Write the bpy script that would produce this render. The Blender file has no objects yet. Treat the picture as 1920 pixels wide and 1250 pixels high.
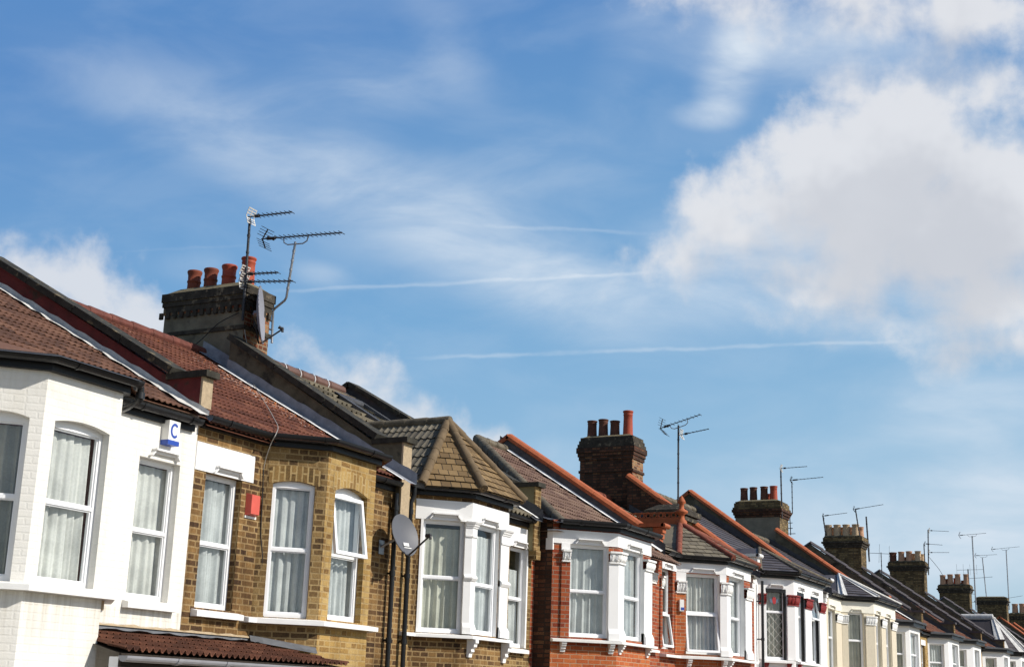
import bpy, math, random
from mathutils import Vector, Matrix
random.seed(7)
S = bpy.context.scene
COL = S.collection
CZ = 2.6            # heights below are measured from the eye line, 2.6 m above the pavement
BASE = {}

# ------------------------------------------------------------------ mesh helpers
class MB:
    def __init__(s):
        s.v = []; s.f = []; s.uv = []; s.mi = []; s.sm = []
    def poly(s, pts, m=0, uv=None, smooth=False):
        pts = [Vector(p) for p in pts]
        i0 = len(s.v); s.v += pts
        s.f.append(list(range(i0, i0 + len(pts)))); s.mi.append(m); s.sm.append(smooth)
        if uv is None:
            n = Vector((0, 0, 0))
            for a, b in zip(pts, pts[1:] + pts[:1]):
                n += Vector(((a.y - b.y) * (a.z + b.z), (a.z - b.z) * (a.x + b.x), (a.x - b.x) * (a.y + b.y)))
            if n.length < 1e-12: n = Vector((0, 0, 1))
            n.normalize()
            if abs(n.z) > .995: uv = [(p.x, p.y) for p in pts]
            else:
                t = Vector((0, 0, 1)).cross(n).normalized(); b = n.cross(t)
                uv = [(p.dot(t), p.dot(b)) for p in pts]
        s.uv.append(uv)
    def grid(s, rows, m=0, smooth=True, uvs=None):
        """rows of points with shared vertices"""
        i0 = len(s.v); w = len(rows[0])
        for r in rows: s.v += [Vector(p) for p in r]
        for a in range(len(rows) - 1):
            for b in range(w - 1):
                q = [i0 + a * w + b, i0 + a * w + b + 1, i0 + (a + 1) * w + b + 1, i0 + (a + 1) * w + b]
                s.f.append(q); s.mi.append(m); s.sm.append(smooth)
                if uvs: s.uv.append([uvs[a][b], uvs[a][b + 1], uvs[a + 1][b + 1], uvs[a + 1][b]])
                else: s.uv.append([(b * .1, a * .1), (b * .1 + .1, a * .1), (b * .1 + .1, a * .1 + .1), (b * .1, a * .1 + .1)])
    def hexa(s, c, m=0):
        """8 corners: bottom 4 counter-clockwise then top 4"""
        for q in ((3, 2, 1, 0), (4, 5, 6, 7), (0, 1, 5, 4), (1, 2, 6, 5), (2, 3, 7, 6), (3, 0, 4, 7)):
            s.poly([c[i] for i in q], m)
    def box(s, x0, x1, y0, y1, z0, z1, m=0):
        s.hexa([(x0, y0, z0), (x1, y0, z0), (x1, y1, z0), (x0, y1, z0), (x0, y0, z1), (x1, y0, z1), (x1, y1, z1), (x0, y1, z1)], m)
    def obox(s, fr, s0, s1, o0, o1, z0, z1, m=0):
        """box in a face frame: s along, o outward"""
        P = fr
        s.hexa([P(s0, o1, z0), P(s1, o1, z0), P(s1, o0, z0), P(s0, o0, z0), P(s0, o1, z1), P(s1, o1, z1), P(s1, o0, z1), P(s0, o0, z1)], m)
    def prism(s, prof, a, b, m=0):
        """prof: list of 3D points, extruded by vector (b-a)"""
        d = Vector(b) - Vector(a); p0 = [Vector(p) for p in prof]; p1 = [p + d for p in p0]
        s.poly(p0[::-1], m); s.poly(p1, m)
        n = len(p0)
        for i in range(n): s.poly([p0[i], p0[(i + 1) % n], p1[(i + 1) % n], p1[i]], m)
    def tube(s, pts, r, n=8, m=0, caps=True):
        pts = [Vector(p) for p in pts]; rs = r if isinstance(r, (list, tuple)) else [r] * len(pts)
        rows = []; up = None
        for i, p in enumerate(pts):
            d = (pts[min(i + 1, len(pts) - 1)] - pts[max(i - 1, 0)]).normalized()
            if up is None:
                up = Vector((0, 0, 1)) if abs(d.z) < .9 else Vector((0, 1, 0))
            a = d.cross(up)
            if a.length < 1e-4: a = d.cross(Vector((1, 0, 0)))
            a.normalize(); b = a.cross(d).normalized(); up = b
            rows.append([p + (a * math.cos(t) + b * math.sin(t)) * rs[i] for t in [2 * math.pi * k / n for k in range(n + 1)]])
        s.grid(rows, m)
        if caps:
            s.poly(rows[0][:-1], m); s.poly(rows[-1][:-1][::-1], m)
    def lathe(s, c, prof, n=20, m=0):
        c = Vector(c)
        s.grid([[c + Vector((r * math.cos(2 * math.pi * k / n), r * math.sin(2 * math.pi * k / n), z)) for k in range(n + 1)] for r, z in prof], m)
    def sweep(s, path, prof, m=0, caps=True, closed=True):
        """path: plan points left to right; prof: (out, z) polygon"""
        offs = miters(path)
        rings = [[(x + mx * o, y + my * o, z) for o, z in prof] for (x, y), (mx, my) in zip(path, offs)]
        k = len(prof)
        for a, b in zip(rings, rings[1:]):
            for i in range(k if closed else k - 1):
                s.poly([a[i], b[i], b[(i + 1) % k], a[(i + 1) % k]], m)
        if caps: s.poly(rings[0], m); s.poly(rings[-1][::-1], m)

def miters(path):
    ns = []
    for (x0, y0), (x1, y1) in zip(path, path[1:]):
        l = math.hypot(x1 - x0, y1 - y0); ns.append(((y1 - y0) / l, -(x1 - x0) / l))
    out = [ns[0]]
    for a, b in zip(ns, ns[1:]):
        k = 1 + a[0] * b[0] + a[1] * b[1]; out.append(((a[0] + b[0]) / k, (a[1] + b[1]) / k))
    return out + [ns[-1]]
def offset(path, d): return [(x + mx * d, y + my * d) for (x, y), (mx, my) in zip(path, miters(path))]

def build(mb, name, mats, parent=None, smooth=None):
    if not isinstance(mats, (list, tuple)): mats = [mats]
    base = BASE[parent.name] if parent else Vector((0, 0, 0))
    me = bpy.data.meshes.new(name)
    me.from_pydata([tuple(v + Vector((0, 0, CZ)) - base) for v in mb.v], [], mb.f)
    for mt in mats: me.materials.append(mt)
    me.polygons.foreach_set('material_index', mb.mi)
    me.polygons.foreach_set('use_smooth', mb.sm)
    u = me.uv_layers.new(name='UVMap')
    u.data.foreach_set('uv', [c for f in mb.uv for p in f for c in p])
    o = bpy.data.objects.new(name, me); COL.objects.link(o)
    if parent: o.parent = parent
    BASE[o.name] = base
    return o
def tag(o, label, cat, group=None):
    o['label'] = label; o['category'] = cat
    if group: o['group'] = group
    return o
def thing(name, label, cat, loc, group=None):
    """an Empty at the base of a thing; loc in eye-line heights"""
    o = bpy.data.objects.new(name, None); COL.objects.link(o)
    o.empty_display_size = .3
    o.location = (loc[0], loc[1], loc[2] + CZ); BASE[o.name] = Vector(o.location)
    return tag(o, label, cat, group)
def struct(mb, name, m):
    o = build(mb, name, m); o['kind'] = 'structure'; return o

# ------------------------------------------------------------------ materials
class NT:
    def __init__(s, name):
        s.mat = bpy.data.materials.new(name); s.mat.use_nodes = True
        s.t = s.mat.node_tree; s.b = s.t.nodes['Principled BSDF']
    def n(s, typ, **kw):
        x = s.t.nodes.new(typ)
        for k, v in kw.items():
            if k.startswith('i_'): x.inputs[int(k[2:]) if k[2:].isdigit() else k[2:].replace('_', ' ')].default_value = v
            else: setattr(x, k, v)
        return x
    def l(s, a, b): s.t.links.new(a, b)
    def ramp(s, stops, src, interp='LINEAR'):
        r = s.n('ShaderNodeValToRGB'); r.color_ramp.interpolation = interp
        e = r.color_ramp.elements
        while len(e) < len(stops): e.new(.5)
        for el, (p, c) in zip(e, stops): el.position = p; el.color = (*c, 1) if len(c) == 3 else c
        s.l(src, r.inputs[0]); return r.outputs[0]
    def mix(s, fac, a, b, mode='MIX'):
        m = s.n('ShaderNodeMix', data_type='RGBA', blend_type=mode)
        for i, x in ((0, fac), (6, a), (7, b)):
            if hasattr(x, 'is_linked') or hasattr(x, 'links'): s.l(x, m.inputs[i])
            else: m.inputs[i].default_value = x if i == 0 else (*x, 1)
        return m.outputs[2]
    def math(s, op, a, b=None, clamp=False):
        m = s.n('ShaderNodeMath', operation=op, use_clamp=clamp)
        for i, x in ((0, a), (1, b)):
            if x is None: continue
            if hasattr(x, 'links'): s.l(x, m.inputs[i])
            else: m.inputs[i].default_value = x
        return m.outputs[0]
    def noise(s, scale, detail=4, rough=.55, vec=None, dim='3D', dist=0):
        n = s.n('ShaderNodeTexNoise'); n.inputs['Scale'].default_value = scale
        n.inputs['Detail'].default_value = detail; n.inputs['Roughness'].default_value = rough
        n.inputs['Distortion'].default_value = dist
        if vec is None:
            g = s.n('ShaderNodeNewGeometry'); vec = g.outputs['Position']
        s.l(vec, n.inputs['Vector']); return n
    def bump(s, h, strength=.5, dist=.01):
        b = s.n('ShaderNodeBump'); b.inputs['Strength'].default_value = strength; b.inputs['Distance'].default_value = dist
        s.l(h, b.inputs['Height']); s.l(b.outputs[0], s.b.inputs['Normal'])
    def base(s, c): s.l(c, s.b.inputs['Base Color'])
    def set(s, rough=.8, metal=0, spec=.3):
        s.b.inputs['Roughness'].default_value = rough; s.b.inputs['Metallic'].default_value = metal
        s.b.inputs['Specular IOR Level'].default_value = spec

def brick_mat(name, stops, mortar, squash=.55, dirt=.35, mortar_size=.011, seed=0, paint=None):
    N = NT(name); N.set(.85, 0, .2)
    tc = N.n('ShaderNodeUVMap'); mp = N.n('ShaderNodeMapping'); N.l(tc.outputs[0], mp.inputs[0])
    mp.inputs['Location'].default_value = (seed * 3.37, 0, 0)
    # slightly wandering joints
    wob = N.noise(9, 2, .5); add = N.n('ShaderNodeVectorMath', operation='MULTIPLY_ADD')
    N.l(wob.outputs['Color'], add.inputs[0]); add.inputs[1].default_value = (.012, .012, 0); N.l(mp.outputs[0], add.inputs[2])
    b = N.n('ShaderNodeTexBrick', offset=.5, offset_frequency=2, squash=squash, squash_frequency=2)
    N.l(add.outputs[0], b.inputs['Vector'])
    b.inputs['Scale'].default_value = 1; b.inputs['Mortar Size'].default_value = mortar_size
    b.inputs['Brick Width'].default_value = .225; b.inputs['Row Height'].default_value = .075
    b.inputs['Mortar Smooth'].default_value = .25; b.inputs['Bias'].default_value = 0
    b.inputs['Color1'].default_value = (0, 0, 0, 1); b.inputs['Color2'].default_value = (1, 1, 1, 1); b.inputs['Mortar'].default_value = (.5, .5, .5, 1)
    fine = N.noise(38, 5, .65); big = N.noise(.9, 4, .6)
    if paint is None:
        v = N.math('ADD', N.math('ADD', N.math('MULTIPLY', b.outputs['Color'], .72), .14), N.math('MULTIPLY', N.math('SUBTRACT', fine.outputs[0], .5), .9), True)
        c = N.ramp(stops, v)
        speck = N.noise(130, 2, .5)
        c = N.mix(.55, c, N.ramp([(.3, (.45, .42, .4)), (.62, (1.12, 1.1, 1.05))], speck.outputs[0]), 'MULTIPLY')
        mo = N.mix(.5, mortar, N.ramp([(.35, tuple(x * .55 for x in mortar)), (.65, mortar)], fine.outputs[0]))
        c = N.mix(b.outputs['Fac'], c, mo)
        c = N.mix(dirt, c, N.ramp([(.38, (.45, .42, .4)), (.6, (1, 1, 1))], big.outputs[0]), 'MULTIPLY')
        geo = N.n('ShaderNodeNewGeometry'); sm = N.n('ShaderNodeMapping'); N.l(geo.outputs['Position'], sm.inputs[0]); sm.inputs['Scale'].default_value = (5, 5, .7)
        sk = N.noise(1.1, 5, .65, vec=sm.outputs[0])
        c = N.mix(dirt * 1.3, c, N.ramp([(.33, (.42, .38, .35)), (.52, (1, 1, 1))], sk.outputs[0]), 'MULTIPLY')
    else:
        c = N.mix(N.ramp([(.62, (0, 0, 0)), (.72, (1, 1, 1))], big.outputs[0]), paint, tuple(x * .9 for x in paint))
        c = N.mix(N.math('MULTIPLY', b.outputs['Fac'], .1), c, tuple(x * .8 for x in paint))
        geo = N.n('ShaderNodeNewGeometry'); sm = N.n('ShaderNodeMapping'); N.l(geo.outputs['Position'], sm.inputs[0]); sm.inputs['Scale'].default_value = (6, 6, .6)
        sk = N.noise(1.2, 6, .65, vec=sm.outputs[0]); c = N.mix(.35, c, N.ramp([(.32, (.8, .77, .7)), (.5, (1, 1, 1))], sk.outputs[0]), 'MULTIPLY')
        sz = N.n('ShaderNodeSeparateXYZ'); N.l(geo.outputs['Position'], sz.inputs[0])      # rain streaks washed down from the sills
        below = N.math('MULTIPLY', N.math('LESS_THAN', sz.outputs[2], .86 + CZ), N.math('SUBTRACT', 1.0, N.math('MULTIPLY', N.math('SUBTRACT', .86 + CZ, sz.outputs[2]), 1.6), True))
        sm2 = N.n('ShaderNodeMapping'); N.l(geo.outputs['Position'], sm2.inputs[0]); sm2.inputs['Scale'].default_value = (14, 14, .5)
        sk2 = N.noise(1, 4, .6, vec=sm2.outputs[0]); c = N.mix(N.math('MULTIPLY', below, N.ramp([(.42, (0, 0, 0)), (.7, (1, 1, 1))], sk2.outputs[0])), c, (.5, .46, .38))
        chip = N.noise(7, 6, .75)
        c = N.mix(N.ramp([(.735, (0, 0, 0)), (.745, (1, 1, 1))], chip.outputs[0]), c, (.3, .23, .13))
    N.base(c)
    h = N.math('ADD', N.math('MULTIPLY', N.math('SUBTRACT', 1.0, b.outputs['Fac']), 1 if paint is None else .5), N.math('MULTIPLY', fine.outputs[0], .5))
    N.bump(h, .55 if paint is None else .42, .008 if paint is None else .011)
    return N.mat

def plain(name, c, rough=.7, metal=0, spec=.3, var=.15, scale=6, bump=0, bscale=60, stain=None):
    N = NT(name); N.set(rough, metal, spec)
    n = N.noise(scale, 5, .6)
    col = N.ramp([(.3, tuple(x * (1 - var) for x in c)), (.7, tuple(min(1, x * (1 + var)) for x in c))], n.outputs[0])
    if stain:
        st = N.noise(stain[1], 6, .65)
        col = N.mix(N.ramp([(stain[2], (0, 0, 0)), (stain[2] + .12, (1, 1, 1))], st.outputs[0]), col, stain[0])
    N.base(col)
    if bump:
        bn = N.noise(bscale, 4, .6); N.bump(bn.outputs[0], bump, .01)
    return N.mat

def tile_mat(name, stops, lichen=(.5, .48, .4), amount=.74, rough=.85, joint=0, patch=None):
    """colour varies from tile to tile: UV counts tiles"""
    N = NT(name); N.set(rough, 0, .25)
    u = N.n('ShaderNodeUVMap'); fl = N.n('ShaderNodeVectorMath', operation='FLOOR'); N.l(u.outputs[0], fl.inputs[0])
    wn = N.n('ShaderNodeTexWhiteNoise', noise_dimensions='2D'); N.l(fl.outputs[0], wn.inputs['Vector'])
    big = N.noise(1.1, 5, .6); fine = N.noise(26, 5, .7)
    v = N.math('ADD', N.math('MULTIPLY', wn.outputs['Value'], .55), N.math('ADD', N.math('MULTIPLY', fine.outputs[0], .45), N.math('MULTIPLY', big.outputs[0], .35)))
    v = N.math('SUBTRACT', v, .15, True)
    c = N.ramp(stops, v)
    li = N.noise(8, 6, .8)
    c = N.mix(N.ramp([(amount, (0, 0, 0)), (amount + .04, (1, 1, 1))], li.outputs[0]), c, lichen)
    if patch:   # a run of white and orange lichen beside the flashing
        ge = N.n('ShaderNodeNewGeometry'); sp = N.n('ShaderNodeVectorMath', operation='DISTANCE'); mp = N.n('ShaderNodeMapping')
        N.l(ge.outputs['Position'], mp.inputs[0]); mp.inputs['Scale'].default_value = (1, .55, .55)
        N.l(mp.outputs[0], sp.inputs[0]); sp.inputs[1].default_value = (patch[0], patch[1] * .55, patch[2] * .55)
        near = N.math('SUBTRACT', 1.0, N.math('DIVIDE', sp.outputs['Value'], patch[3]), True)
        for seed, colr, thr in ((3, (.62, .6, .56), .68), (5, (.42, .13, .03), .66)):
            s_ = N.noise(15, 4, .7, dist=seed * .1); mk = N.math('ADD', s_.outputs[0], N.math('MULTIPLY', near, .22 if seed == 3 else .18))
            c = N.mix(N.ramp([(thr, (0, 0, 0)), (thr + .03, (1, 1, 1))], mk), c, colr)
    if joint:
        fr = N.n('ShaderNodeVectorMath', operation='FRACTION'); N.l(u.outputs[0], fr.inputs[0]); sx = N.n('ShaderNodeSeparateXYZ'); N.l(fr.outputs[0], sx.inputs[0])
        c = N.mix(N.math('LESS_THAN', sx.outputs[0], joint), c, (.02, .016, .012))
    N.base(c); N.bump(fine.outputs[0], .4, .01)
    return N.mat

M = {}
STOCK = [(0, (.06, .036, .02)), (.2, (.12, .062, .026)), (.45, (.235, .125, .042)), (.65, (.34, .2, .068)), (.85, (.42, .265, .095)), (1, (.45, .30, .13))]
M['stock'] = brick_mat('stock_brick', [(0, (.045, .028, .016)), (.25, (.13, .078, .034)), (.55, (.235, .145, .058)), (.8, (.32, .21, .085)), (1, (.37, .26, .115))], (.4, .28, .13), seed=1, dirt=.5)
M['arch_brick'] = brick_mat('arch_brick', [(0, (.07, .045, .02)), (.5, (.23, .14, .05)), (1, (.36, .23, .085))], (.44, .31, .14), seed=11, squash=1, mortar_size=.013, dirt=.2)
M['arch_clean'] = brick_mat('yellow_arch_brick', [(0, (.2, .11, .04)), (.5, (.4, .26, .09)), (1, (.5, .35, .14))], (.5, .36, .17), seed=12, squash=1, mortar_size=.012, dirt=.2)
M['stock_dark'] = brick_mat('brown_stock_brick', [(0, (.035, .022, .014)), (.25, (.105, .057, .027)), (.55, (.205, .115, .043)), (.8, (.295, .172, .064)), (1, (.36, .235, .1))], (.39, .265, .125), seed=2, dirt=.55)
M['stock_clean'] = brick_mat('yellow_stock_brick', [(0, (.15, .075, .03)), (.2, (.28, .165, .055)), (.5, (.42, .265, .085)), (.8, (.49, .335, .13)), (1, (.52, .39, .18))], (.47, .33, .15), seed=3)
M['white_brick'] = brick_mat('white_painted_brick', None, None, paint=(.765, .74, .68), seed=4)
M['red_brick'] = brick_mat('red_brick', [(0, (.13, .03, .018)), (.25, (.26, .05, .022)), (.6, (.38, .085, .032)), (1, (.46, .13, .045))], (.36, .25, .18), squash=1, seed=5, mortar_size=.008)
M['orange_brick'] = brick_mat('orange_brick', [(0, (.3, .065, .025)), (.3, (.45, .11, .035)), (.7, (.52, .145, .045)), (1, (.55, .19, .07))], (.5, .34, .22), squash=1, seed=6, mortar_size=.007, dirt=.2)
M['dark_brick'] = brick_mat('dark_brick', [(0, (.03, .018, .013)), (.4, (.082, .039, .024)), (.75, (.16, .066, .037)), (1, (.22, .14, .065))], (.045, .034, .026), seed=7)
M['chimney_brick'] = brick_mat('weathered_chimney_brick', [(0, (.06, .035, .02)), (.35, (.2, .06, .03)), (.65, (.33, .14, .06)), (1, (.42, .3, .16))], (.3, .24, .16), seed=8)
M['yellow_chimney'] = brick_mat('dull_yellow_chimney_brick', [(0, (.05, .038, .02)), (.4, (.13, .09, .04)), (.7, (.24, .17, .075)), (1, (.32, .24, .12))], (.12, .095, .06), seed=9)
M['white'] = plain('white_masonry_paint', (.80, .79, .77), .6, var=.03, scale=3, bump=.08, bscale=90, stain=((.62, .6, .56), 2.2, .66))
M['old_white'] = plain('chalky_white_paint', (.76, .75, .72), .65, var=.06, scale=5, bump=.15, bscale=60, stain=((.42, .36, .29), 5, .66))
M['cream'] = plain('cream_roughcast', (.62, .55, .42), .9, var=.14, scale=40, bump=.6, bscale=120)
M['cream_paint'] = plain('cream_paint', (.78, .74, .63), .65, var=.04)
M['upvc'] = plain('white_plastic_frame', (.84, .84, .84), .3, spec=.5, var=.02)
M['carved'] = plain('carved_white_plaster', (.78, .77, .74), .65, var=.08, scale=9, bump=1, bscale=22)
M['carved_red'] = plain('carved_maroon_plaster', (.22, .022, .02), .5, var=.3, scale=18, bump=1, bscale=22)
M['black_plastic'] = plain('black_plastic', (.007, .007, .008), .32, spec=.4, var=.3, scale=4)
M['dirty_black'] = plain('weathered_black_plastic', (.01, .01, .011), .4, spec=.45, var=.3, scale=4, stain=((.16, .155, .15), 5, .66))
M['black_wood'] = plain('black_painted_board', (.006, .006, .007), .45, spec=.3, var=.3)
M['lead'] = plain('grey_lead', (.25, .26, .285), .6, .0, .3, var=.25, scale=7, bump=.25, bscale=14, stain=((.5, .5, .5), 9, .66))
M['lead_pale'] = plain('pale_lead', (.58, .565, .53), .7, 0, .2, var=.2, scale=7, bump=.25, bscale=14)
M['lead_dark'] = plain('dark_lead', (.06, .06, .064), .65, 0, .3, var=.3, scale=6, bump=.2, bscale=14)
M['lead_mid'] = plain('streaked_lead', (.13, .135, .145), .6, 0, .3, var=.3, scale=7, bump=.25, bscale=14, stain=((.4, .4, .4), 10, .66))
M['mortar_white'] = plain('white_mortar_fillet', (.72, .71, .69), .8, var=.1)
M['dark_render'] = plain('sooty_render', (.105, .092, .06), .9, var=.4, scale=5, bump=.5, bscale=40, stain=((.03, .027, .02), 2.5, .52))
M['chimney_render'] = plain('grey_chimney_render', (.165, .145, .102), .9, var=.35, scale=4, bump=.5, bscale=35, stain=((.04, .034, .026), 2.2, .6))
M['beige_render'] = plain('beige_cement_render', (.4, .31, .2), .9, var=.15, scale=20, bump=.5, bscale=90, stain=((.2, .15, .09), 6, .62))
M['green_render'] = plain('mossy_cement_render', (.2, .17, .09), .9, var=.2, scale=6, bump=.4, bscale=50)
M['grey_render'] = plain('grey_cement_render', (.2, .175, .13), .9, var=.2, scale=4, bump=.3, bscale=50)
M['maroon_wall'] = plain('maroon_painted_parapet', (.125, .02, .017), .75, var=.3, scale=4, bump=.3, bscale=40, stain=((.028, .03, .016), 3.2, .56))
M['coping_stone'] = plain('blackened_coping_stone', (.035, .032, .024), .9, var=.5, scale=7, bump=.5, bscale=40, stain=((.22, .17, .09), 5, .57))
M['coping_red'] = plain('terracotta_coping', (.37, .1, .037), .7, var=.18, scale=6, bump=.25, bscale=40, stain=((.13, .06, .035), 4, .62))
M['coping_purple'] = plain('purple_brown_ridge_tile', (.075, .064, .064), .6, var=.25, scale=5, bump=.2, bscale=40, stain=((.3, .2, .13), 3, .66))
M['ridge_red'] = plain('dull_red_ridge_tile', (.125, .042, .03), .85, var=.35, scale=9, bump=.3, bscale=40, stain=((.3, .24, .16), 7, .64))
M['terracotta_dark'] = plain('sooty_clay_pot', (.11, .042, .025), .75, var=.35, scale=5)
M['terracotta'] = plain('clay_pot', (.19, .048, .024), .75, var=.25, scale=4, stain=((.06, .03, .02), 4, .55))
M['terracotta_red'] = plain('bright_clay_pot', (.33, .06, .028), .65, var=.15, scale=4, stain=((.16, .05, .03), 4, .62))
M['buff_pot'] = plain('buff_clay_pot', (.5, .36, .22), .7, var=.2, scale=5, stain=((.22, .13, .08), 3, .62))
M['pink_pot'] = plain('pinkish_clay_pot', (.48, .27, .16), .7, var=.2, scale=5, stain=((.2, .1, .06), 3, .6))
M['soot_stone'] = plain('soot_black_stone', (.045, .038, .028), .9, var=.5, scale=8, bump=.7, bscale=30, stain=((.21, .17, .11), 7, .57))
M['flaunching'] = plain('mossy_mortar', (.17, .14, .08), .95, var=.35, scale=9, bump=.6, bscale=40)
M['tile_brown'] = tile_mat('brown_concrete_tile', [(0, (.045, .026, .019)), (.4, (.112, .056, .037)), (.7, (.165, .082, .052)), (1, (.23, .125, .08))], amount=.7)
M['tile_red'] = tile_mat('red_concrete_tile', [(0, (.045, .022, .015)), (.4, (.112, .045, .027)), (.7, (.165, .066, .038)), (1, (.23, .11, .068))], lichen=(.5, .42, .3), amount=.74)
M['tile_red_lichen'] = tile_mat('lichened_red_tile', [(0, (.045, .02, .014)), (.4, (.11, .04, .025)), (.7, (.16, .058, .034)), (1, (.22, .095, .055))], lichen=(.5, .42, .3), amount=.77, patch=(17.3, 13.3, 4.45 + CZ, 1.1))
M['tile_red_bright'] = tile_mat('bright_red_concrete_tile', [(0, (.1, .022, .014)), (.4, (.24, .05, .03)), (.8, (.32, .075, .04)), (1, (.36, .12, .06))], amount=.75)
M['tile_grey'] = tile_mat('beige_grey_tile', [(0, (.06, .052, .04)), (.4, (.17, .145, .1)), (.7, (.26, .22, .15)), (1, (.33, .28, .19))], amount=.7)
M['tile_buff'] = tile_mat('ochre_plain_tile', [(0, (.075, .05, .025)), (.35, (.14, .09, .042)), (.7, (.215, .14, .064)), (1, (.29, .195, .095))], amount=.7, joint=.08)
M['tile_slope'] = tile_mat('dark_grey_tile', [(0, (.045, .038, .03)), (.4, (.115, .1, .075)), (.8, (.19, .165, .12)), (1, (.28, .24, .17))], amount=.68)
M['tile_mottled'] = tile_mat('mottled_brown_tile', [(0, (.06, .035, .03)), (.35, (.14, .082, .062)), (.7, (.22, .14, .1)), (1, (.3, .22, .16))], amount=.68)
M['tile_stone'] = tile_mat('grey_brown_plain_tile', [(0, (.05, .045, .035)), (.4, (.13, .11, .08)), (.8, (.2, .17, .12)), (1, (.26, .22, .15))], amount=.74, joint=.07)
M['slate'] = tile_mat('dark_slate', [(0, (.03, .026, .028)), (.5, (.065, .056, .058)), (1, (.11, .095, .095))], amount=.8, rough=.6)
M['hip_buff'] = plain('ochre_hip_tile', (.14, .098, .055), .9, var=.25, scale=6, bump=.4, bscale=50, stain=((.45, .42, .32), 6, .68))
M['hip_grey'] = plain('mossy_hip_tile', (.12, .1, .07), .9, var=.4, scale=7, bump=.6, bscale=40, stain=((.36, .34, .28), 6, .63))
M['hip_red'] = plain('red_hip_tile', (.2, .06, .035), .8, var=.35, scale=6, bump=.3, bscale=40)
M['ridge_brown'] = plain('brown_ridge_tile', (.12, .065, .05), .7, var=.2)
M['metal_grey'] = plain('dull_steel', (.3, .3, .31), .4, .8, .5, var=.15)
M['metal_dark'] = plain('dark_weathered_steel', (.035, .035, .038), .5, .4, .5, var=.3)
M['metal_white'] = plain('pale_aluminium', (.62, .6, .55), .5, .1, .5, var=.1)
M['dish_grey'] = plain('grey_dish_paint', (.105, .108, .12), .5, 0, .3, var=.06, scale=3)
M['dish_pale'] = plain('pale_dish_paint', (.24, .24, .27), .5, 0, .3, var=.06, scale=3)
M['plastic_white'] = plain('white_plastic', (.8, .79, .75), .4, spec=.5, var=.03)
M['plastic_blue'] = plain('blue_plastic', (.02, .065, .36), .4, spec=.5, var=.05)
M['plastic_red'] = plain('faded_red_plastic', (.6, .1, .07), .4, spec=.5, var=.08)
M['gutter_grey'] = plain('grey_plastic_gutter', (.3, .3, .32), .4, spec=.5, var=.12)
M['cable'] = plain('pale_cable', (.35, .33, .29), .7)
M['cable_dark'] = plain('black_cable', (.02, .02, .02), .6)
M['garden'] = plain('worn_garden_paving', (.2, .165, .12), .9, var=.3, scale=2, bump=.2)
M['asphalt'] = plain('asphalt', (.05, .05, .052), .9, var=.2, scale=30, bump=.3, bscale=200)
M['paving'] = plain('paving_slab', (.25, .225, .185), .9, var=.15, scale=8, bump=.2)
M['timber_dark'] = plain('dark_timber', (.03, .022, .016), .8)
M['red_glass'] = plain('red_stained_glass', (.4, .01, .015), .15, spec=.6)
M['blue_glass'] = plain('blue_stained_glass', (.1, .14, .2), .15, spec=.6)
def curtain_mat(name, c, lace=False):
    N = NT(name); N.set(.9, 0, .1)
    n = N.noise(3, 4, .6); lc = N.noise(45, 3, .6); N.base(N.mix(.35, N.ramp([(.3, tuple(x * .75 for x in c)), (.7, tuple(min(1, x * 1.12) for x in c))], n.outputs[0]), N.ramp([(.4, (.72, .72, .72)), (.6, (1, 1, 1))], lc.outputs[0]), 'MULTIPLY'))
    N.b.inputs['Transmission Weight'].default_value = 0
    tr = N.n('ShaderNodeBsdfTranslucent'); tr.inputs[0].default_value = (*c, 1)
    mx = N.n('ShaderNodeMixShader'); mx.inputs[0].default_value = .12
    N.l(N.b.outputs[0], mx.inputs[1]); N.l(tr.outputs[0], mx.inputs[2])
    out = N.t.nodes['Material Output']; N.l(mx.outputs[0], out.inputs[0])
    return N.mat
M['net'] = curtain_mat('white_net_curtain', (.70, .70, .66))
M['net_cream'] = curtain_mat('cream_net_curtain', (.64, .635, .54))
M['net_blue'] = curtain_mat('cool_net_curtain', (.62, .64, .63))
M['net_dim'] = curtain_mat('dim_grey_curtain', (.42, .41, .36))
def glass_mat():
    N = NT('window_glass'); out = N.t.nodes['Material Output']; N.t.nodes.remove(N.b)
    t = N.n('ShaderNodeBsdfTransparent'); t.inputs[0].default_value = (.93, .95, .94, 1)
    g = N.n('ShaderNodeBsdfGlossy'); g.inputs['Roughness'].default_value = .015; g.inputs[0].default_value = (.95, .97, 1, 1)
    nz = N.noise(1.3, 2, .5); bp = N.n('ShaderNodeBump'); bp.inputs['Strength'].default_value = .08; bp.inputs['Distance'].default_value = .05
    N.l(nz.outputs[0], bp.inputs['Height']); N.l(bp.outputs[0], g.inputs['Normal'])
    ge = N.n('ShaderNodeNewGeometry'); dt = N.n('ShaderNodeVectorMath', operation='DOT_PRODUCT'); N.l(ge.outputs['Normal'], dt.inputs[0]); N.l(ge.outputs['Incoming'], dt.inputs[1])
    k = N.math('ADD', .05, N.math('MULTIPLY', .9, N.math('POWER', N.math('SUBTRACT', 1.0, N.math('ABSOLUTE', dt.outputs['Value'])), 4.5)), True)
    mx = N.n('ShaderNodeMixShader'); N.l(k, mx.inputs[0]); N.l(t.outputs[0], mx.inputs[1]); N.l(g.outputs[0], mx.inputs[2])
    N.l(mx.outputs[0], out.inputs[0]); return N.mat
M['glass'] = glass_mat()

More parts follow.
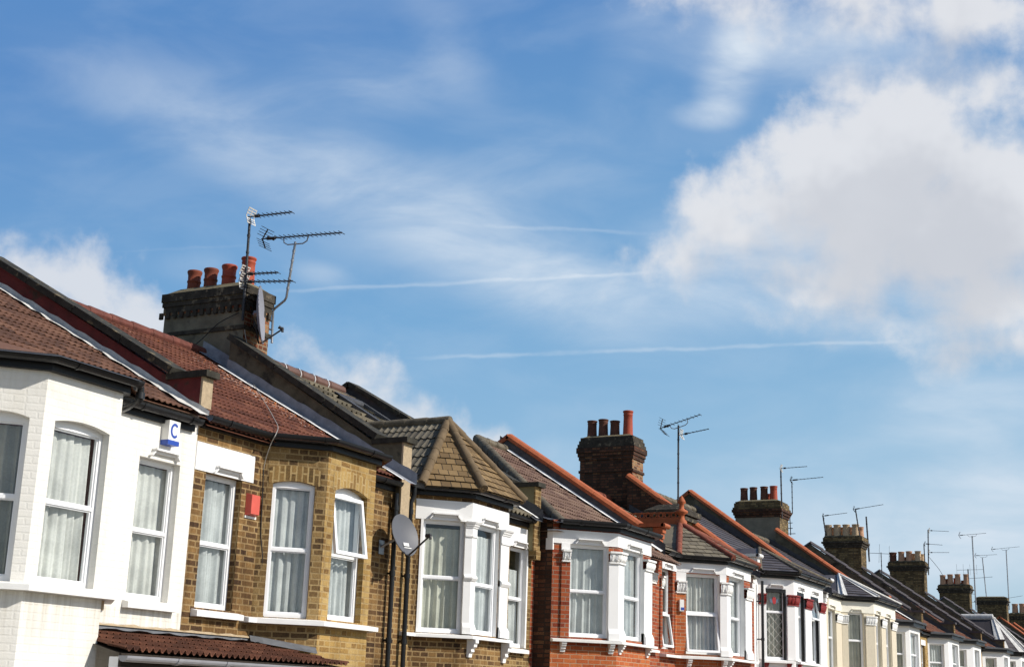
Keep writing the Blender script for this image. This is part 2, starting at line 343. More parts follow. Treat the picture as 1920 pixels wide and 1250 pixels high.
# ------------------------------------------------------------------ building helpers
def frame_of(A, B):
    ax, ay = A; bx, by = B; L = math.hypot(bx - ax, by - ay)
    tx, ty = (bx - ax) / L, (by - ay) / L; ox, oy = ty, -tx
    def P(s, o, z): return Vector((ax + tx * s + ox * o, ay + ty * s + oy * o, z))
    P.L = L
    return P
def arc_z(op, s):
    s0, s1, z0, z1, r = op; m = (s0 + s1) / 2
    return z1 + r * (1 - ((s - m) / ((s1 - s0) / 2)) ** 2)
def panel(mb, A, B, z0, z1, ops=(), m=0, mr=None, dep=.1, trim=(0, 0)):
    P = frame_of(A, B); mr = m if mr is None else mr
    ops = [tuple(o) + (0,) * (5 - len(o)) for o in ops]
    ss = sorted({trim[0], P.L - trim[1]} | {o[i] for o in ops for i in (0, 1)})
    zs = sorted({z0, z1} | {o[2] for o in ops} | {o[3] for o in ops} | {o[3] + o[4] for o in ops})
    for a, b in zip(ss, ss[1:]):
        for c, d in zip(zs, zs[1:]):
            if b - a < 1e-6 or d - c < 1e-6: continue
            sm, zm = (a + b) / 2, (c + d) / 2; hit = None
            for o in ops:
                if o[0] < sm < o[1] and o[2] < zm < o[3] + o[4]: hit = o
            if hit is None:
                mb.poly([P(a, 0, c), P(b, 0, c), P(b, 0, d), P(a, 0, d)], m)
            elif hit[4] and zm > hit[3]:
                k = 10
                for i in range(k):
                    u, v = a + (b - a) * i / k, a + (b - a) * (i + 1) / k
                    mb.poly([P(u, 0, arc_z(hit, u)), P(v, 0, arc_z(hit, v)), P(v, 0, d), P(u, 0, d)], m)
    for o in ops:
        a, b, c, d, r = o
        mb.poly([P(a, 0, c), P(a, 0, d), P(a, -dep, d), P(a, -dep, c)], mr)
        mb.poly([P(b, 0, d), P(b, 0, c), P(b, -dep, c), P(b, -dep, d)], mr)
        mb.poly([P(b, 0, c), P(a, 0, c), P(a, -dep, c), P(b, -dep, c)], mr)
        k = 10 if r else 1
        for i in range(k):
            u, v = a + (b - a) * i / k, a + (b - a) * (i + 1) / k
            mb.poly([P(u, 0, arc_z(o, u)), P(v, 0, arc_z(o, v)), P(v, -dep, arc_z(o, v)), P(u, -dep, arc_z(o, u))], mr)

def brick_arch(h, A, B, op, ht, mat, extra=.06):
    P = frame_of(A, B); mb = MB(); k = 14; a, b = op[0] - extra, op[1] + extra
    bot = lambda s: arc_z(op, min(max(s, op[0]), op[1])) if op[0] <= s <= op[1] else op[3]
    for i in range(k):
        u, v = a + (b - a) * i / k, a + (b - a) * (i + 1) / k
        tu, tv = [op[3] + ht + op[4] * (1 - ((q - (a + b) / 2) / ((b - a) / 2)) ** 2) for q in (u, v)]
        mb.poly([P(u, .004, bot(u)), P(v, .004, bot(v)), P(v, .004, tv), P(u, .004, tu)], 0,
                uv=[(bot(u), u), (bot(v), v), (tv, v), (tu, u)])
    return build(mb, 'brick_arch', mat, h)

def glazing(mb, P, s0, s1, o, z0, z1): mb.poly([P(s0, o, z0), P(s1, o, z0), P(s1, o, z1), P(s0, o, z1)])
def ring(mb, P, s0, s1, z0, z1, w, o0, o1, wb=None):
    wb = wb or w
    mb.obox(P, s0, s1, o0, o1, z0, z0 + wb); mb.obox(P, s0, s1, o0, o1, z1 - w, z1)
    mb.obox(P, s0, s0 + w, o0, o1, z0 + wb, z1 - w); mb.obox(P, s1 - w, s1, o0, o1, z0 + wb, z1 - w)
def window(h, A, B, op, rail=None, dep=.1, fw=.042, fmat='upvc', curtain=(0, 1), cmat='net', opened=None, lattice=False, drop=0, cz=None, reach=.07):
    """frame with upper and lower light, panes and a hung curtain. opened: 'up' or 'lo' = that light is pushed out at its foot"""
    P = frame_of(A, B); op = tuple(op) + (0,) * (5 - len(op)); s0, s1, z0, z1, r = op
    rail = rail if rail is not None else (z0 + z1) / 2
    f = MB(); oi, oo = -dep - .03, -dep + .035
    ring(f, P, s0, s1, z0, z1, fw, oi, oo, fw * 1.4)
    f.obox(P, s0 + fw, s1 - fw, oi + .003, oo - .003, rail - .018, rail + .018)
    if r:
        k = 8
        top = [P(s0 + (s1 - s0) * i / k, oo - .004, arc_z(op, s0 + (s1 - s0) * i / k)) for i in range(k + 1)]
        f.poly([P(s0, oo - .004, z1 - .01), P(s1, oo - .004, z1 - .01)] + top[::-1])
    w = build(f, 'window', M[fmat], h)
    pane = MB(); sash = MB(); any_sash = False
    for nm, a, b in (('lo', z0 + fw * 1.4, rail - .018), ('up', rail + .018, z1 - fw)):
        l, rr = s0 + fw, s1 - fw; o = -dep + .005
        if opened == nm:
            any_sash = True; th = math.radians(9)
            def Q(s, oo_, z, b=b): # hinge along the top
                d = b - z; return P(s, -dep + .03 + d * math.sin(th) + oo_ * math.cos(th), b - d * math.cos(th) + oo_ * math.sin(th))
            l2, r2 = l - .03, rr + .03
            ring(sash, Q, l2, r2, a - .03, b, .048, 0, .045)
            pane2 = MB(); glazing(pane2, Q, l2 + .045, r2 - .045, .02, a + .02, b - .05); build(pane2, 'pane', M['glass'], w)
        else:
            ring(sash, P, l, rr, a, b, .016, o - .02, o + .012)
            glazing(pane, P, l + .02, rr - .02, o - .006, a + .02, b - .02)
    if pane.f: build(pane, 'pane', M['glass'], w)
    build(sash, 'sash', M[fmat], w)
    if lattice:
        la = MB(); l, rr = s0 + fw + .03, s1 - fw - .03; a, b = z0 + .1, rail - .05; st = (rr - l) / 2.0
        n = int((b - a) / st) + 2
        for i in range(-2, n + 1):
            for sg in (1, -1):
                p0 = (l, a + i * st) if sg > 0 else (rr, a + i * st); p1 = (rr, a + i * st + 2 * st) if sg > 0 else (l, a + i * st + 2 * st)
                t0 = max(0, (a - p0[1]) / (p1[1] - p0[1])); t1 = min(1, (b - p0[1]) / (p1[1] - p0[1]))
                if t1 - t0 < .03: continue
                q = [P(p0[0] + (p1[0] - p0[0]) * t, -dep + .008, p0[1] + (p1[1] - p0[1]) * t) for t in (t0, t1)]
                la.tube(q, .006, 4, caps=False)
        build(la, 'lead_lattice', M['metal_white'], w)
        mo = MB(); cx, cz_ = (s0 + s1) / 2, rail + .3
        mo.poly([P(cx + .055 * math.cos(t), -dep + .01, cz_ + .1 * math.sin(t)) for t in [k * math.pi / 6 for k in range(12)]])
        for sg in (-1, 1):
            mo.poly([P(cx + sg * .05, -dep + .009, cz_ + .02), P(cx + sg * .14, -dep + .009, cz_ + .06), P(cx + sg * .12, -dep + .009, cz_ - .06), P(cx + sg * .04, -dep + .009, cz_ - .07)], 1)
        build(mo, 'stained_motif', [M['red_glass'], M['blue_glass']], w)
    if curtain:
        a, b = s0 + (s1 - s0) * curtain[0], s0 + (s1 - s0) * curtain[1] + reach
        c = MB(); n = max(24, int((b - a) * 130)); zt = (z1 - .06 if cz is None else cz) ; zb = z0 + .07
        ph = random.random() * 6; fr = 46 + random.random() * 14; am = .022 + .012 * random.random()
        def off(s, v):
            q = s + .02 * math.sin(7 * s + ph) * v
            return -dep - .065 + am * (.45 + .55 * v) * (math.sin(fr * q + ph) + .6 * math.sin(fr * .43 * q + 2 * ph) + .3 * math.sin(fr * 2.1 * q))
        rows = []
        for j in range(9):
            v = j / 8; z = zt + (zb - zt) * v
            rows.append([P(a + (b - a) * i / n + .01 * v * math.sin(9 * i / n + ph), off(a + (b - a) * i / n, v), z) for i in range(n + 1)])
        c.grid(rows)
        build(c, 'curtain', M[cmat], w)
    return w

def band(h, name, path, z0, z1, out, mat, inn=.01, prof=None):
    mb = MB(); mb.sweep(path, prof or [(-inn, z0), (out, z0), (out, z1), (-inn, z1)])
    return build(mb, name, mat, h)
def sub_path(path, a, b):
    """part of a plan polyline between two lengths"""
    out = []; d = 0
    for p, q in zip(path, path[1:]):
        L = math.hypot(q[0] - p[0], q[1] - p[1])
        f = lambda t: (p[0] + (q[0] - p[0]) * t / L, p[1] + (q[1] - p[1]) * t / L)
        if d <= a < d + L: out.append(f(a - d))
        elif out and d < b: out.append(p)
        if out and d < b <= d + L + 1e-6: out.append(f(b - d)); return out
        d += L
    return out
def hood(h, A, B, s0, s1, z, ht=.1, mat='white', out=.02):
    """the small bracketed hood over a window head"""
    P = frame_of(A, B); mb = MB(); w = s1 - s0; a, b = s0 + w * .12, s1 - w * .12; e = min(.06, w * .09); t = .018; o0 = out - .012; o1 = out + .05
    def bar(p, q, r_, s_): mb.prism([P(p[0], 0, p[1]), P(q[0], 0, q[1]), P(r_[0], 0, r_[1]), P(s_[0], 0, s_[1])], P(a, o0, z), P(a, o1, z))
    h2 = ht
    bar((a, z + .004), (a + t, z + .004), (a + e + t, z + h2), (a + e, z + h2))
    bar((b - t, z + .004), (b, z + .004), (b - e, z + h2), (b - e - t, z + h2))
    mb.prism([P(a + e - .012, 0, z + h2), P(b - e + .012, 0, z + h2), P(b - e + .012, 0, z + h2 + .022), P(a + e - .012, 0, z + h2 + .022)], P(a, o0, z), P(a, o1 + .022, z))
    mb.prism([P(a + e + t, 0, z + h2 - .03), P(b - e - t, 0, z + h2 - .03), P(b - e - t, 0, z + h2), P(a + e + t, 0, z + h2)], P(a, o0, z), P(a, out + .025, z))
    return build(mb, 'window_hood', M[mat], h)
def corbel(h, A, B, s, z, w=.1, ht=.28, out=.17, mat='white'):
    P = frame_of(A, B); mb = MB()
    pr = [(0, z), (out, z), (out, z - ht * .2), (out * .85, z - ht * .25), (out * .8, z - ht * .42), (out * .5, z - ht * .55), (out * .55, z - ht * .68), (out * .3, z - ht * .8), (out * .25, z - ht), (0, z - ht)]
    mb.prism([P(s - w / 2, o, zz) for o, zz in pr][::-1], P(s - w / 2, 0, z), P(s + w / 2, 0, z))
    return build(mb, 'sill_bracket', M[mat], h)
def sampled(path, n):
    """points and outward directions along a mitred path"""
    mt = miters(path); Ls = [math.hypot(q[0] - p[0], q[1] - p[1]) for p, q in zip(path, path[1:])]; T = sum(Ls); res = []
    for i in range(n + 1):
        d = T * i / n
        for k, L in enumerate(Ls):
            if d <= L + 1e-9 or k == len(Ls) - 1:
                t = min(1, d / L); p, q = path[k], path[k + 1]
                res.append(((p[0] + (q[0] - p[0]) * t, p[1] + (q[1] - p[1]) * t), (mt[k][0] + (mt[k + 1][0] - mt[k][0]) * t, mt[k][1] + (mt[k + 1][1] - mt[k][1]) * t))); break
            d -= L
    return res, T
def capital(col, path, z0, z1, out, kind, mat):
    mb = MB()
    if kind == 'leaf':
        mb.sweep(path, [(-.02, z1 - .035), (out + .075, z1 - .035), (out + .075, z1), (-.02, z1)])
        mb.sweep(path, [(-.02, z0), (out + .03, z0), (out + .03, z0 + .025), (-.02, z0 + .025)])
        n = 40; sp, T = sampled(path, n); rows = []; za, zb = z0 + .025, z1 - .035; m = 10
        for j in range(m + 1):
            v = j / m; z = za + (zb - za) * v; row = []
            for i, (p, d) in enumerate(sp):
                s = T * i / n / .085
                leaf = abs(math.sin(math.pi * s + .5 * math.sin(6 * v))) ; o = out + .012 + .035 * v + .03 * leaf * math.sin(math.pi * (.2 + .75 * v)) + .01 * math.sin(17 * s + 9 * v) * math.sin(11 * v)
                if j in (0,): o = out + .01
                row.append((p[0] + d[0] * o, p[1] + d[1] * o, z))
            rows.append(row)
        mb.grid(rows)
    else:
        H = z1 - z0
        for a, b, o in ((0, .1, .02), (.1, .62, .008), (.62, .74, .028), (.74, .88, .05), (.88, 1, .075)):
            mb.sweep(path, [(-.02, z0 + H * a), (out + o * .8, z0 + H * a), (out + o, z0 + H * b), (-.02, z0 + H * b)])
    return build(mb, 'capital', M[mat], col)
def pillar(h, path, z0, zc0, zc1, out=.035, mat='white', kind='leaf', cmat='carved', base=.16, top=None, midring=None):
    mb = MB(); mb.sweep(path, [(-.02, z0), (out, z0), (out, zc0), (-.02, zc0)])
    if top: mb.sweep(path, [(-.02, zc1), (out * .6, zc1), (out * .6, top), (-.02, top)])
    c = build(mb, 'pillar', M[mat], h)
    if base:
        b = MB(); b.sweep(path, [(-.02, z0), (out + .04, z0), (out + .04, z0 + base * .6), (out + .008, z0 + base), (-.02, z0 + base)]); build(b, 'pillar_base', M[mat], c)
    if midring:
        b = MB(); b.sweep(path, [(-.02, midring - .04), (out + .012, midring - .04), (out + .04, midring), (out + .04, midring + .02), (out + .01, midring + .05), (-.02, midring + .05)]); build(b, 'pillar_ring', M[mat], c)
    capital(c, path, zc0, zc1, out, kind, cmat)
    return c

# --- tiled surfaces with real courses: P(s,v) -> point, N up normal
def tiles(mb, P, N, nv, sl, sr, tw=.3, lip=.03, amp=.02, kind='pan', m=0, jitter=0, sub=6, shift=.5):
    N = Vector(N).normalized(); lo, hi = min(sl(0), sl(1)), max(sr(0), sr(1)); ds = tw / sub
    ns = int(math.ceil((hi - lo) / ds)); S_ = [lo + i * ds for i in range(ns + 1)]; S_[-1] = hi
    def prof(s, k):
        u = s / tw; f = u - math.floor(u)
        if kind == 'pan': return (.5 + .5 * math.cos(2 * math.pi * f * 2)) ** 1.3
        if kind == 'roll': return max(0, 1 - abs(f - .5) / .25) ** .5
        return 0
    ov = .1 / nv; th_ = .011 if kind != 'flat' else .007
    gap = 0 if kind != 'flat' else lip
    for k in range(nv):
        v0, v1 = k / nv, min(1, (k + 1) / nv + ov)
        A = []; B = []; C = []; u0 = []
        jz = (random.random() - .5) * jitter
        for s in S_:
            a = min(max(s, sl(v0)), sr(v0)); b = min(max(s, sl(v1)), sr(v1)); h = prof(s, k)
            jt = jitter * math.sin(math.floor(s / tw + shift * (k % 2)) * 12.9 + k * 7.7) * .5 if jitter else 0
            lowh = th_ + gap + (amp + lip * .8) * h + (lip * .25 if kind != 'flat' else 0) + jt + jz
            A.append(P(a, v0) + N * lowh); C.append(P(a, v0) + N * (lowh - th_)); B.append(P(b, v1) + N * (amp * h * .75 + .002)); u0.append((a, b))
        for i in range(ns):
            if u0[i + 1][0] - u0[i][0] < 1e-5 and u0[i + 1][1] - u0[i][1] < 1e-5: continue
            st = shift * (k % 2) if kind == 'flat' else 0
            ua, ub = S_[i] / tw + st + 1e-4, S_[i + 1] / tw + st - 1e-4
            uv = [(ua, k + .05), (ub, k + .05), (ub, k + .95), (ua, k + .95)]
            mb.poly([A[i], A[i + 1], B[i + 1], B[i]], m, uv)
            if u0[i + 1][0] - u0[i][0] > 1e-5: mb.poly([C[i], C[i + 1], A[i + 1], A[i]], m, uv)
def facet(mb, A, B, apex, nv, **kw):
    """triangular hip facet with eave A->B and its apex"""
    A, B, apex = Vector(A), Vector(B), Vector(apex); L = (B - A).length; U = (B - A) / L
    sa = (apex - A).dot(U); V = apex - (A + U * sa); N = U.cross(V).normalized()
    tiles(mb, lambda s, v: A + U * s + V * v, N, nv, lambda v: sa * v, lambda v: L + (sa - L) * v, **kw)
    e = -.012
    mb.poly([A + N * e, B + N * e, apex + N * e], kw.get('m', 0))
def hip_line(h, name, pts, r, mat, seg=.33, flat=False):
    mb = MB(); pts = [Vector(p) for p in pts]
    for a, b in zip(pts, pts[1:]):
        L = (b - a).length; n = max(1, round(L / seg)); d = (b - a) / n
        for i in range(n):
            p = a + d * i; q = a + d * (i + 1.06)
            mb.tube([p, p + (q - p) * .08, q], [r * 1.0, r * 1.06, r * .93], 10)
    return build(mb, name, mat, h)

def gutter_run(h, path, ze, mat='black_plastic', fmat='black_wood', fh=.17, go=.1, gz=.05, gr=.062, clips=True, ends=(True, True)):
    """fascia board with a half-round gutter on it"""
    mb = MB(); mb.sweep(path, [(.0, ze), (go - .03, ze), (go - .03, ze + fh), (.0, ze + fh)]); fa = build(mb, 'fascia', M[fmat], h)
    g = MB(); c = go + gr * .75; zc = ze + gz + gr * 1.35; k = 8
    pr = [(c + gr * math.cos(t), zc + gr * 1.15 * math.sin(t)) for t in [math.pi + math.pi * i / k for i in range(k + 1)]]
    pin = [(c + (gr - .007) * math.cos(t), zc + (gr * 1.15 - .007) * math.sin(t)) for t in [2 * math.pi - math.pi * i / k for i in range(k + 1)]]
    g.sweep(path, pr + pin)
    if clips:
        d = .35
        T = sum(math.hypot(q[0] - p[0], q[1] - p[1]) for p, q in zip(path, path[1:]))
        while d < T - .1:
            sp = sub_path(path, d, d + .035)
            if len(sp) == 2:
                r2 = gr + .008
                g.sweep(sp, [(c + r2 * math.cos(t), zc + r2 * 1.15 * math.sin(t)) for t in [math.pi + math.pi * i / k for i in range(k + 1)]])
            d += .85
    return build(g, 'gutter', M[mat], h), fa
def downpipe(h, x, y, z0, z1, mat='black_plastic', r=.036, top=None):
    mb = MB(); pts = [(x, y, z0), (x, y, z1)]
    if top: pts += [(top[0], top[1], z1 + .12), (top[0], top[1], z1 + .26)]
    mb.tube(pts, r, 10)
    z = z0 + .4
    while z < z1 - .1:
        mb.tube([(x, y, z), (x, y, z + .07)], r + .01, 10); mb.box(x - .02, x + .02, y, 10.99, z + .02, z + .05); z += .95
    return build(mb, 'downpipe', M[mat], h)

def parapet(h, px, zk, apex, zroof, cop='slab', cmat='coping_stone', wall='dark_render', front='beige_render', zpb=2.7, yk=10.86, kn=True, back=True, th=.13, kneel='cap', seg=.7, stop=None):
    """party wall standing above the roofs, with its coping; zroof(y): the tiles beside it"""
    ya, za = apex; mb = MB(); x0, x1 = px - th, px + th; yb = 2 * ya - 11.3
    prof = [(11.02, -2.6), (11.02, zk - .09), (11.32, zk - .09)] + ([(ya, za - .1), (yb, zk - .09), (yb, -2.6)] if not stop else [(stop, zk - .1 + (za - zk) * (stop - 11.3) / (ya - 11.3)), (stop, -2.6)])
    mb.prism([(x0, y, z) for y, z in prof], (x0, 0, 0), (x1, 0, 0))
    o = build(mb, 'parapet', M[wall], h)
    if kn:
        ks = kneel in ('step', 'wstep'); yf = 10.97 if ks else yk
        f = MB(); f.box(x0 - .003, x1 + .003, yf + .03, 11.35, zpb, zk - .08); build(f, 'parapet_end', M[wall], o)
        if not ks:
            f = MB(); f.box(x0 - .006, x1 + .006, yf, yf + .03, zpb, zk - .08); build(f, 'parapet_front', M[front], o)
    c = MB(); w = th + .07; st = (11.3 if kneel else 11.0, zk + (.06 if kneel == 'cap' else 0))
    def run(a, b):
        a, b = Vector((px, *a)), Vector((px, *b)); L = (b - a).length; n = max(1, round(L / seg)); d = (b - a) / n
        up = Vector((0, -d.z, d.y)).normalized(); up = up if up.z > 0 else -up
        for i in range(n):
            p = a + d * i; q = p + d * .985; e = (random.random() - .5) * .012
            if cop == 'slab':
                X = Vector((w, 0, 0)); lo_, hi_ = -up * .09, up * e
                c.hexa([p - X + lo_, p + X + lo_, q + X + lo_, q - X + lo_, p - X + hi_, p + X + hi_, q + X + hi_, q - X + hi_])
            elif cop == 'round':
                w2 = th + .045; pr = [(-w2, -.09), (w2, -.09), (w2, -.02), (w2 * .7, .035), (0, .055), (-w2 * .7, .035), (-w2, -.02)]
                A_ = [p + Vector((u, 0, 0)) + up * (v + e * .5) for u, v in pr]; B_ = [q + Vector((u, 0, 0)) + up * (v + e * .5) for u, v in pr]
                c.poly(A_[::-1]); c.poly(B_)
                for j in range(7): c.poly([A_[j], A_[(j + 1) % 7], B_[(j + 1) % 7], B_[j]])
            else:
                q2 = p + d * 1.03; t0, t1 = .028, 0.0; w_ = th + .012
                pr = [(-w_, -.07), (w_, -.07), (w_, -.03), (0, .04), (-w_, -.03)]
                A_ = [p + Vector((u, 0, 0)) + up * (v + t0) for u, v in pr]; B_ = [q2 + Vector((u, 0, 0)) + up * (v + t1) for u, v in pr]
                c.poly(A_[::-1]); c.poly(B_)
                for j in range(5): c.poly([A_[j], A_[(j + 1) % 5], B_[(j + 1) % 5], B_[j]])
    if stop: run(st, (stop, zk + (za - zk) * (stop - st[0]) / (ya - st[0])))
    else:
        run(st, (ya, za))
        if back: run((yb, zk), (ya, za))
    if kneel == 'cap': c.box(px - th - .035, px + th + .035, yk - .07, 11.42, zk - .08, zk - .0)
    build(c, 'coping', M[cmat], o)
    if kneel in ('step', 'wstep'):
        k = MB(); zt = zk + .02; n = 8; tk = .1; hh = (zt - .09 - zpb) / n
        for i in range(n):
            z = zpb + hh * i; y = 10.95 - .17 * (i / (n - 1)) ** 1.4
            k.box(px - tk, px + tk, y, 11.3, z + .004, z + hh - .004)
        k.box(px - th - .03, px + th + .03, 10.74, 11.42, zt - .085, zt - .01)
        k.tube([(px - th - .03, 10.75, zt - .06), (px + th + .03, 10.75, zt - .06)], .055, 10)
        build(k, 'kneeler', M[cmat if kneel == 'step' else 'old_white'], o)
    return o
def flashing(h, px, zroof, y0, y1, up=.16, apron=.2, mat='lead', lift=.05, wavy=.02, th=.13):
    mb = MB(); x = px - th - .006; n = max(4, int((y1 - y0) / .16)); a = []; b = []; c = []
    for i in range(n + 1):
        y = y0 + (y1 - y0) * i / n; z = zroof(y)
        a.append((x, y, z + lift + up + .012 * math.sin(i * 2.1))); b.append((x - .004, y, z + lift)); c.append((x - apron + wavy * math.sin(i * 1.9) * .7, y, z + lift - .008 + wavy * .4 * math.sin(i * 2.7)))
    mb.grid([a, b, c], 0, False)
    return build(mb, 'flashing', M[mat], h)

def pot(ch, x, y, z0, z1, r, mat, kind='roll'):
    mb = MB(); H = z1 - z0
    if kind == 'roll': pr = [(r * .98, 0), (r, H * .03), (r * .93, H * .5), (r * .93, H * .56), (r * 1.02, H * .57), (r * 1.02, H * .62), (r * .92, H * .63), (r * .95, H * .84), (r * 1.08, H * .92), (r * 1.1, H * .97), (r * 1.02, H), (r * .85, H), (r * .8, H * .6)]
    else: pr = [(r * 1.06, 0), (r * .98, H * .25), (r * .9, H * .7), (r * .9, H * .84), (r * .98, H * .86), (r * .9, H * .88), (r * .92, H * .93), (r * 1.04, H * .95), (r * 1.04, H * .985), (r * .98, H), (r * .8, H), (r * .75, H * .6)]
    mb.lathe((x, y, z0), pr, 20); return build(mb, 'chimney_pot', M[mat], ch)
def chimney(h, x0, x1, y0, y1, z0, z1, mats, levels, pots, r=.15, flaunch=.07):
    """mats: (left/back faces, front face, corbels); levels: list of (z0, z1, out); pots: (x, y, z0, z1, material, kind[, r])"""
    mb = MB()
    c = [(x0, y0, z0), (x1, y0, z0), (x1, y1, z0), (x0, y1, z0), (x0, y0, z1), (x1, y0, z1), (x1, y1, z1), (x0, y1, z1)]
    for q, m in (((0, 1, 5, 4), 1), ((1, 2, 6, 5), 1), ((2, 3, 7, 6), 0), ((3, 0, 4, 7), 0), ((4, 5, 6, 7), 0)): mb.poly([c[i] for i in q], m)
    o = build(mb, 'chimney', [M[mats[0]], M[mats[1]]], h)
    k = MB()
    for lv in levels:
        a, b, e = lv[:3]; mi = lv[3] if len(lv) > 3 else 0
        k.box(x0 - e, x1 + e, y0 - e, y1 + e, a, b, mi)
    zt = max(l[1] for l in levels); e = levels[-1][2]
    # sloped mortar bed under the pots
    i = .16; A_ = [(x0 - e + .03, y0 - e + .03, zt), (x1 + e - .03, y0 - e + .03, zt), (x1 + e - .03, y1 + e - .03, zt), (x0 - e + .03, y1 + e - .03, zt)]
    B_ = [(x0 + i, y0 + i, zt + flaunch), (x1 - i, y0 + i, zt + flaunch), (x1 - i, y1 - i, zt + flaunch), (x0 + i, y1 - i, zt + flaunch)]
    for j in range(4): k.poly([A_[j], A_[(j + 1) % 4], B_[(j + 1) % 4], B_[j]], 2)
    k.poly(B_, 2)
    build(k, 'chimney_cap', [M[mats[2]], M[mats[3] if len(mats) > 3 else mats[2]], M['flaunching']], o)
    for p in pots: pot(o, p[0], p[1], p[2], p[3], p[6] if len(p) > 6 else r, p[4], p[5])
    return o

# ------------------------------------------------------------------ the terrace
HG = 'two-storey houses of the terrace'
class House: pass
def shell(label, X0, X1, bay, ze, wall, bayL=None, bayF=None, Lw=(), Fw=(), mainL=(), mainR=(), dep=.1, rev=None):
    H = House(); H.X0, H.X1, H.ze = X0, X1, ze
    H.h = thing('terraced_house', label, 'house', ((X0 + X1) / 2, 11, -2.6), HG)
    P0, P1, P2 = bay; P3 = (P2[0] + P1[0] - P0[0], P0[1]); H.P = [P0, P1, P2, P3]
    H.flank = P0[1] < 10.99
    H.bay = ([(P0[0], 11)] if H.flank else []) + H.P + ([(P3[0], 11)] if H.flank else [])
    H.front = ([(X0, 11)] if X0 < H.bay[0][0] - .02 else []) + H.bay + [(X1, 11)]
    H.L, H.F = (P0, P1), (P1, P2); H.A, H.B = (X0, 11), (X1, 11)
    top = ze + .16
    w = MB()
    if X0 < H.bay[0][0] - .02:
        wl = MB(); panel(wl, (X0, 11), H.bay[0], -2.6, top, [(o[0] - X0, o[1] - X0, *o[2:]) for o in mainL], 0, 0, dep); build(wl, 'wall', M[wall], H.h)
    panel(w, H.bay[-1], (X1, 11), -2.6, top, [(o[0] - H.bay[-1][0], o[1] - H.bay[-1][0], *o[2:]) for o in mainR], 0, 0, dep)
    build(w, 'wall', M[wall], H.h)
    w = MB(); w.poly([(X1, 19, -2.6), (X0, 19, -2.6), (X0, 19, top), (X1, 19, top)]); build(w, 'rear_wall', M['stock_dark'], H.h)
    b = MB(); ms = [M[bayL or wall], M[bayF or bayL or wall], M[rev or bayL or wall]]
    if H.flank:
        fl = MB(); panel(fl, H.bay[0], P0, -2.6, top, (), 0); build(fl, 'bay_flank', M['dark_brick'], H.h); panel(b, P3, H.bay[-1], -2.6, top, (), 0)  # flank alone in a near-black brick, unlike the bay's other faces
    panel(b, P0, P1, -2.6, top, Lw, 0, 2 if rev else 0, dep); panel(b, P1, P2, -2.6, top, Fw, 1, 2 if rev else 1, dep); panel(b, P2, P3, -2.6, top, (), 0)
    build(b, 'bay', ms, H.h)
    return H
def eave_fn(path):
    def f(x):
        for p, q in zip(path, path[1:]):
            if q[0] > p[0] + 1e-6 and p[0] - 1e-6 <= x <= q[0] + 1e-6: return p[1] + (q[1] - p[1]) * (x - p[0]) / (q[0] - p[0])
        return path[0][1] if x < path[0][0] else path[-1][1]
    return f
def roof_main(H, mat, zr, yr=15, over=False, z_edge=None, nv=13, hip=None, edge_r=None, ye0=10.86, **kw):
    z0 = (z_edge if z_edge is not None else H.ze + .12) + (.04 if ye0 == 10.86 else 0)
    if over:
        pp = offset(H.front, .21)
        pp[0] = (H.X0, pp[0][1]); pp[-1] = (H.X1, pp[-1][1]); ye = eave_fn(pp)
    else: ye = lambda x: ye0
    zl = z0 if edge_r is None else edge_r
    def ze_(s):
        if edge_r is None: return z0
        t = min(1, max(0, (s - H.P[3][0] + .06) / .05)); return z0 + (edge_r - z0) * t
    P = lambda s, v: Vector((s, ye(s) + (yr - ye(s)) * v, ze_(s) + (zr - ze_(s)) * v))
    a, b = H.X0 + .0, H.X1 - .0
    mb = MB()
    sl = (lambda v: a) if hip is None else (lambda v: hip[0] + (hip[1] - hip[0]) * v)
    if hip: H.hip = [P(sl(v), v) + Vector((0, 0, .05)) for v in (0, .25, .5, .75, 1)]
    tiles(mb, P, (0, -.5, .86), nv, sl, lambda v: b, **kw)
    n = 40   # boarding under the tiles, and the rear slope
    for i in range(n):
        x, y = a + (b - a) * i / n, a + (b - a) * (i + 1) / n
        xu, yu = max(x, sl(1)), max(y, sl(1)); x, y = max(x, sl(0)), max(y, sl(0))
        mb.poly([P(x, 0) - Vector((0, 0, .03)), P(y, 0) - Vector((0, 0, .03)), P(yu, 1) - Vector((0, 0, .03)), P(xu, 1) - Vector((0, 0, .03))])
    xr = a if hip is None else hip[1]
    mb.poly([(b, 2 * yr - 10.8, z0), (a, 2 * yr - 10.8, z0), (xr, yr, zr), (b, yr, zr)])
    if hip: mb.poly([P(sl(0), 0), P(sl(1), 1), (a, 2 * yr - 10.8, z0), (a, ye(a), z0)])
    H.roof = build(mb, 'roof', M[mat], H.h)
    H.z0, H.zr, H.yr = z0, zr, yr
    H.zroof = lambda y: zl + (zr - zl) * (y - ye0) / (yr - ye0)
    return H.roof
def ridge(H, mat, x0=None, x1=None, r=.11):
    return hip_line(H.roof, 'ridge_tiles', [(x0 or H.X0, H.yr, H.zr + .03), (x1 or H.X1, H.yr, H.zr + .03)], r, M[mat], .45)
def sill(h, path, z, out=.13, th=.075, mat='white', name='sill', drop=.02):
    return band(h, name, path, z - th, z, out, M[mat], prof=[(-.12, z - th), (out, z - th), (out, z - drop), (.0, z), (-.12, z)])
def line_on(A, B, a, b):
    P = frame_of(A, B); p, q = P(a, 0, 0), P(b, 0, 0); return [(p.x, p.y), (q.x, q.y)]
def mains(x0, x1): return [(x0, 11), (x1, 11)]

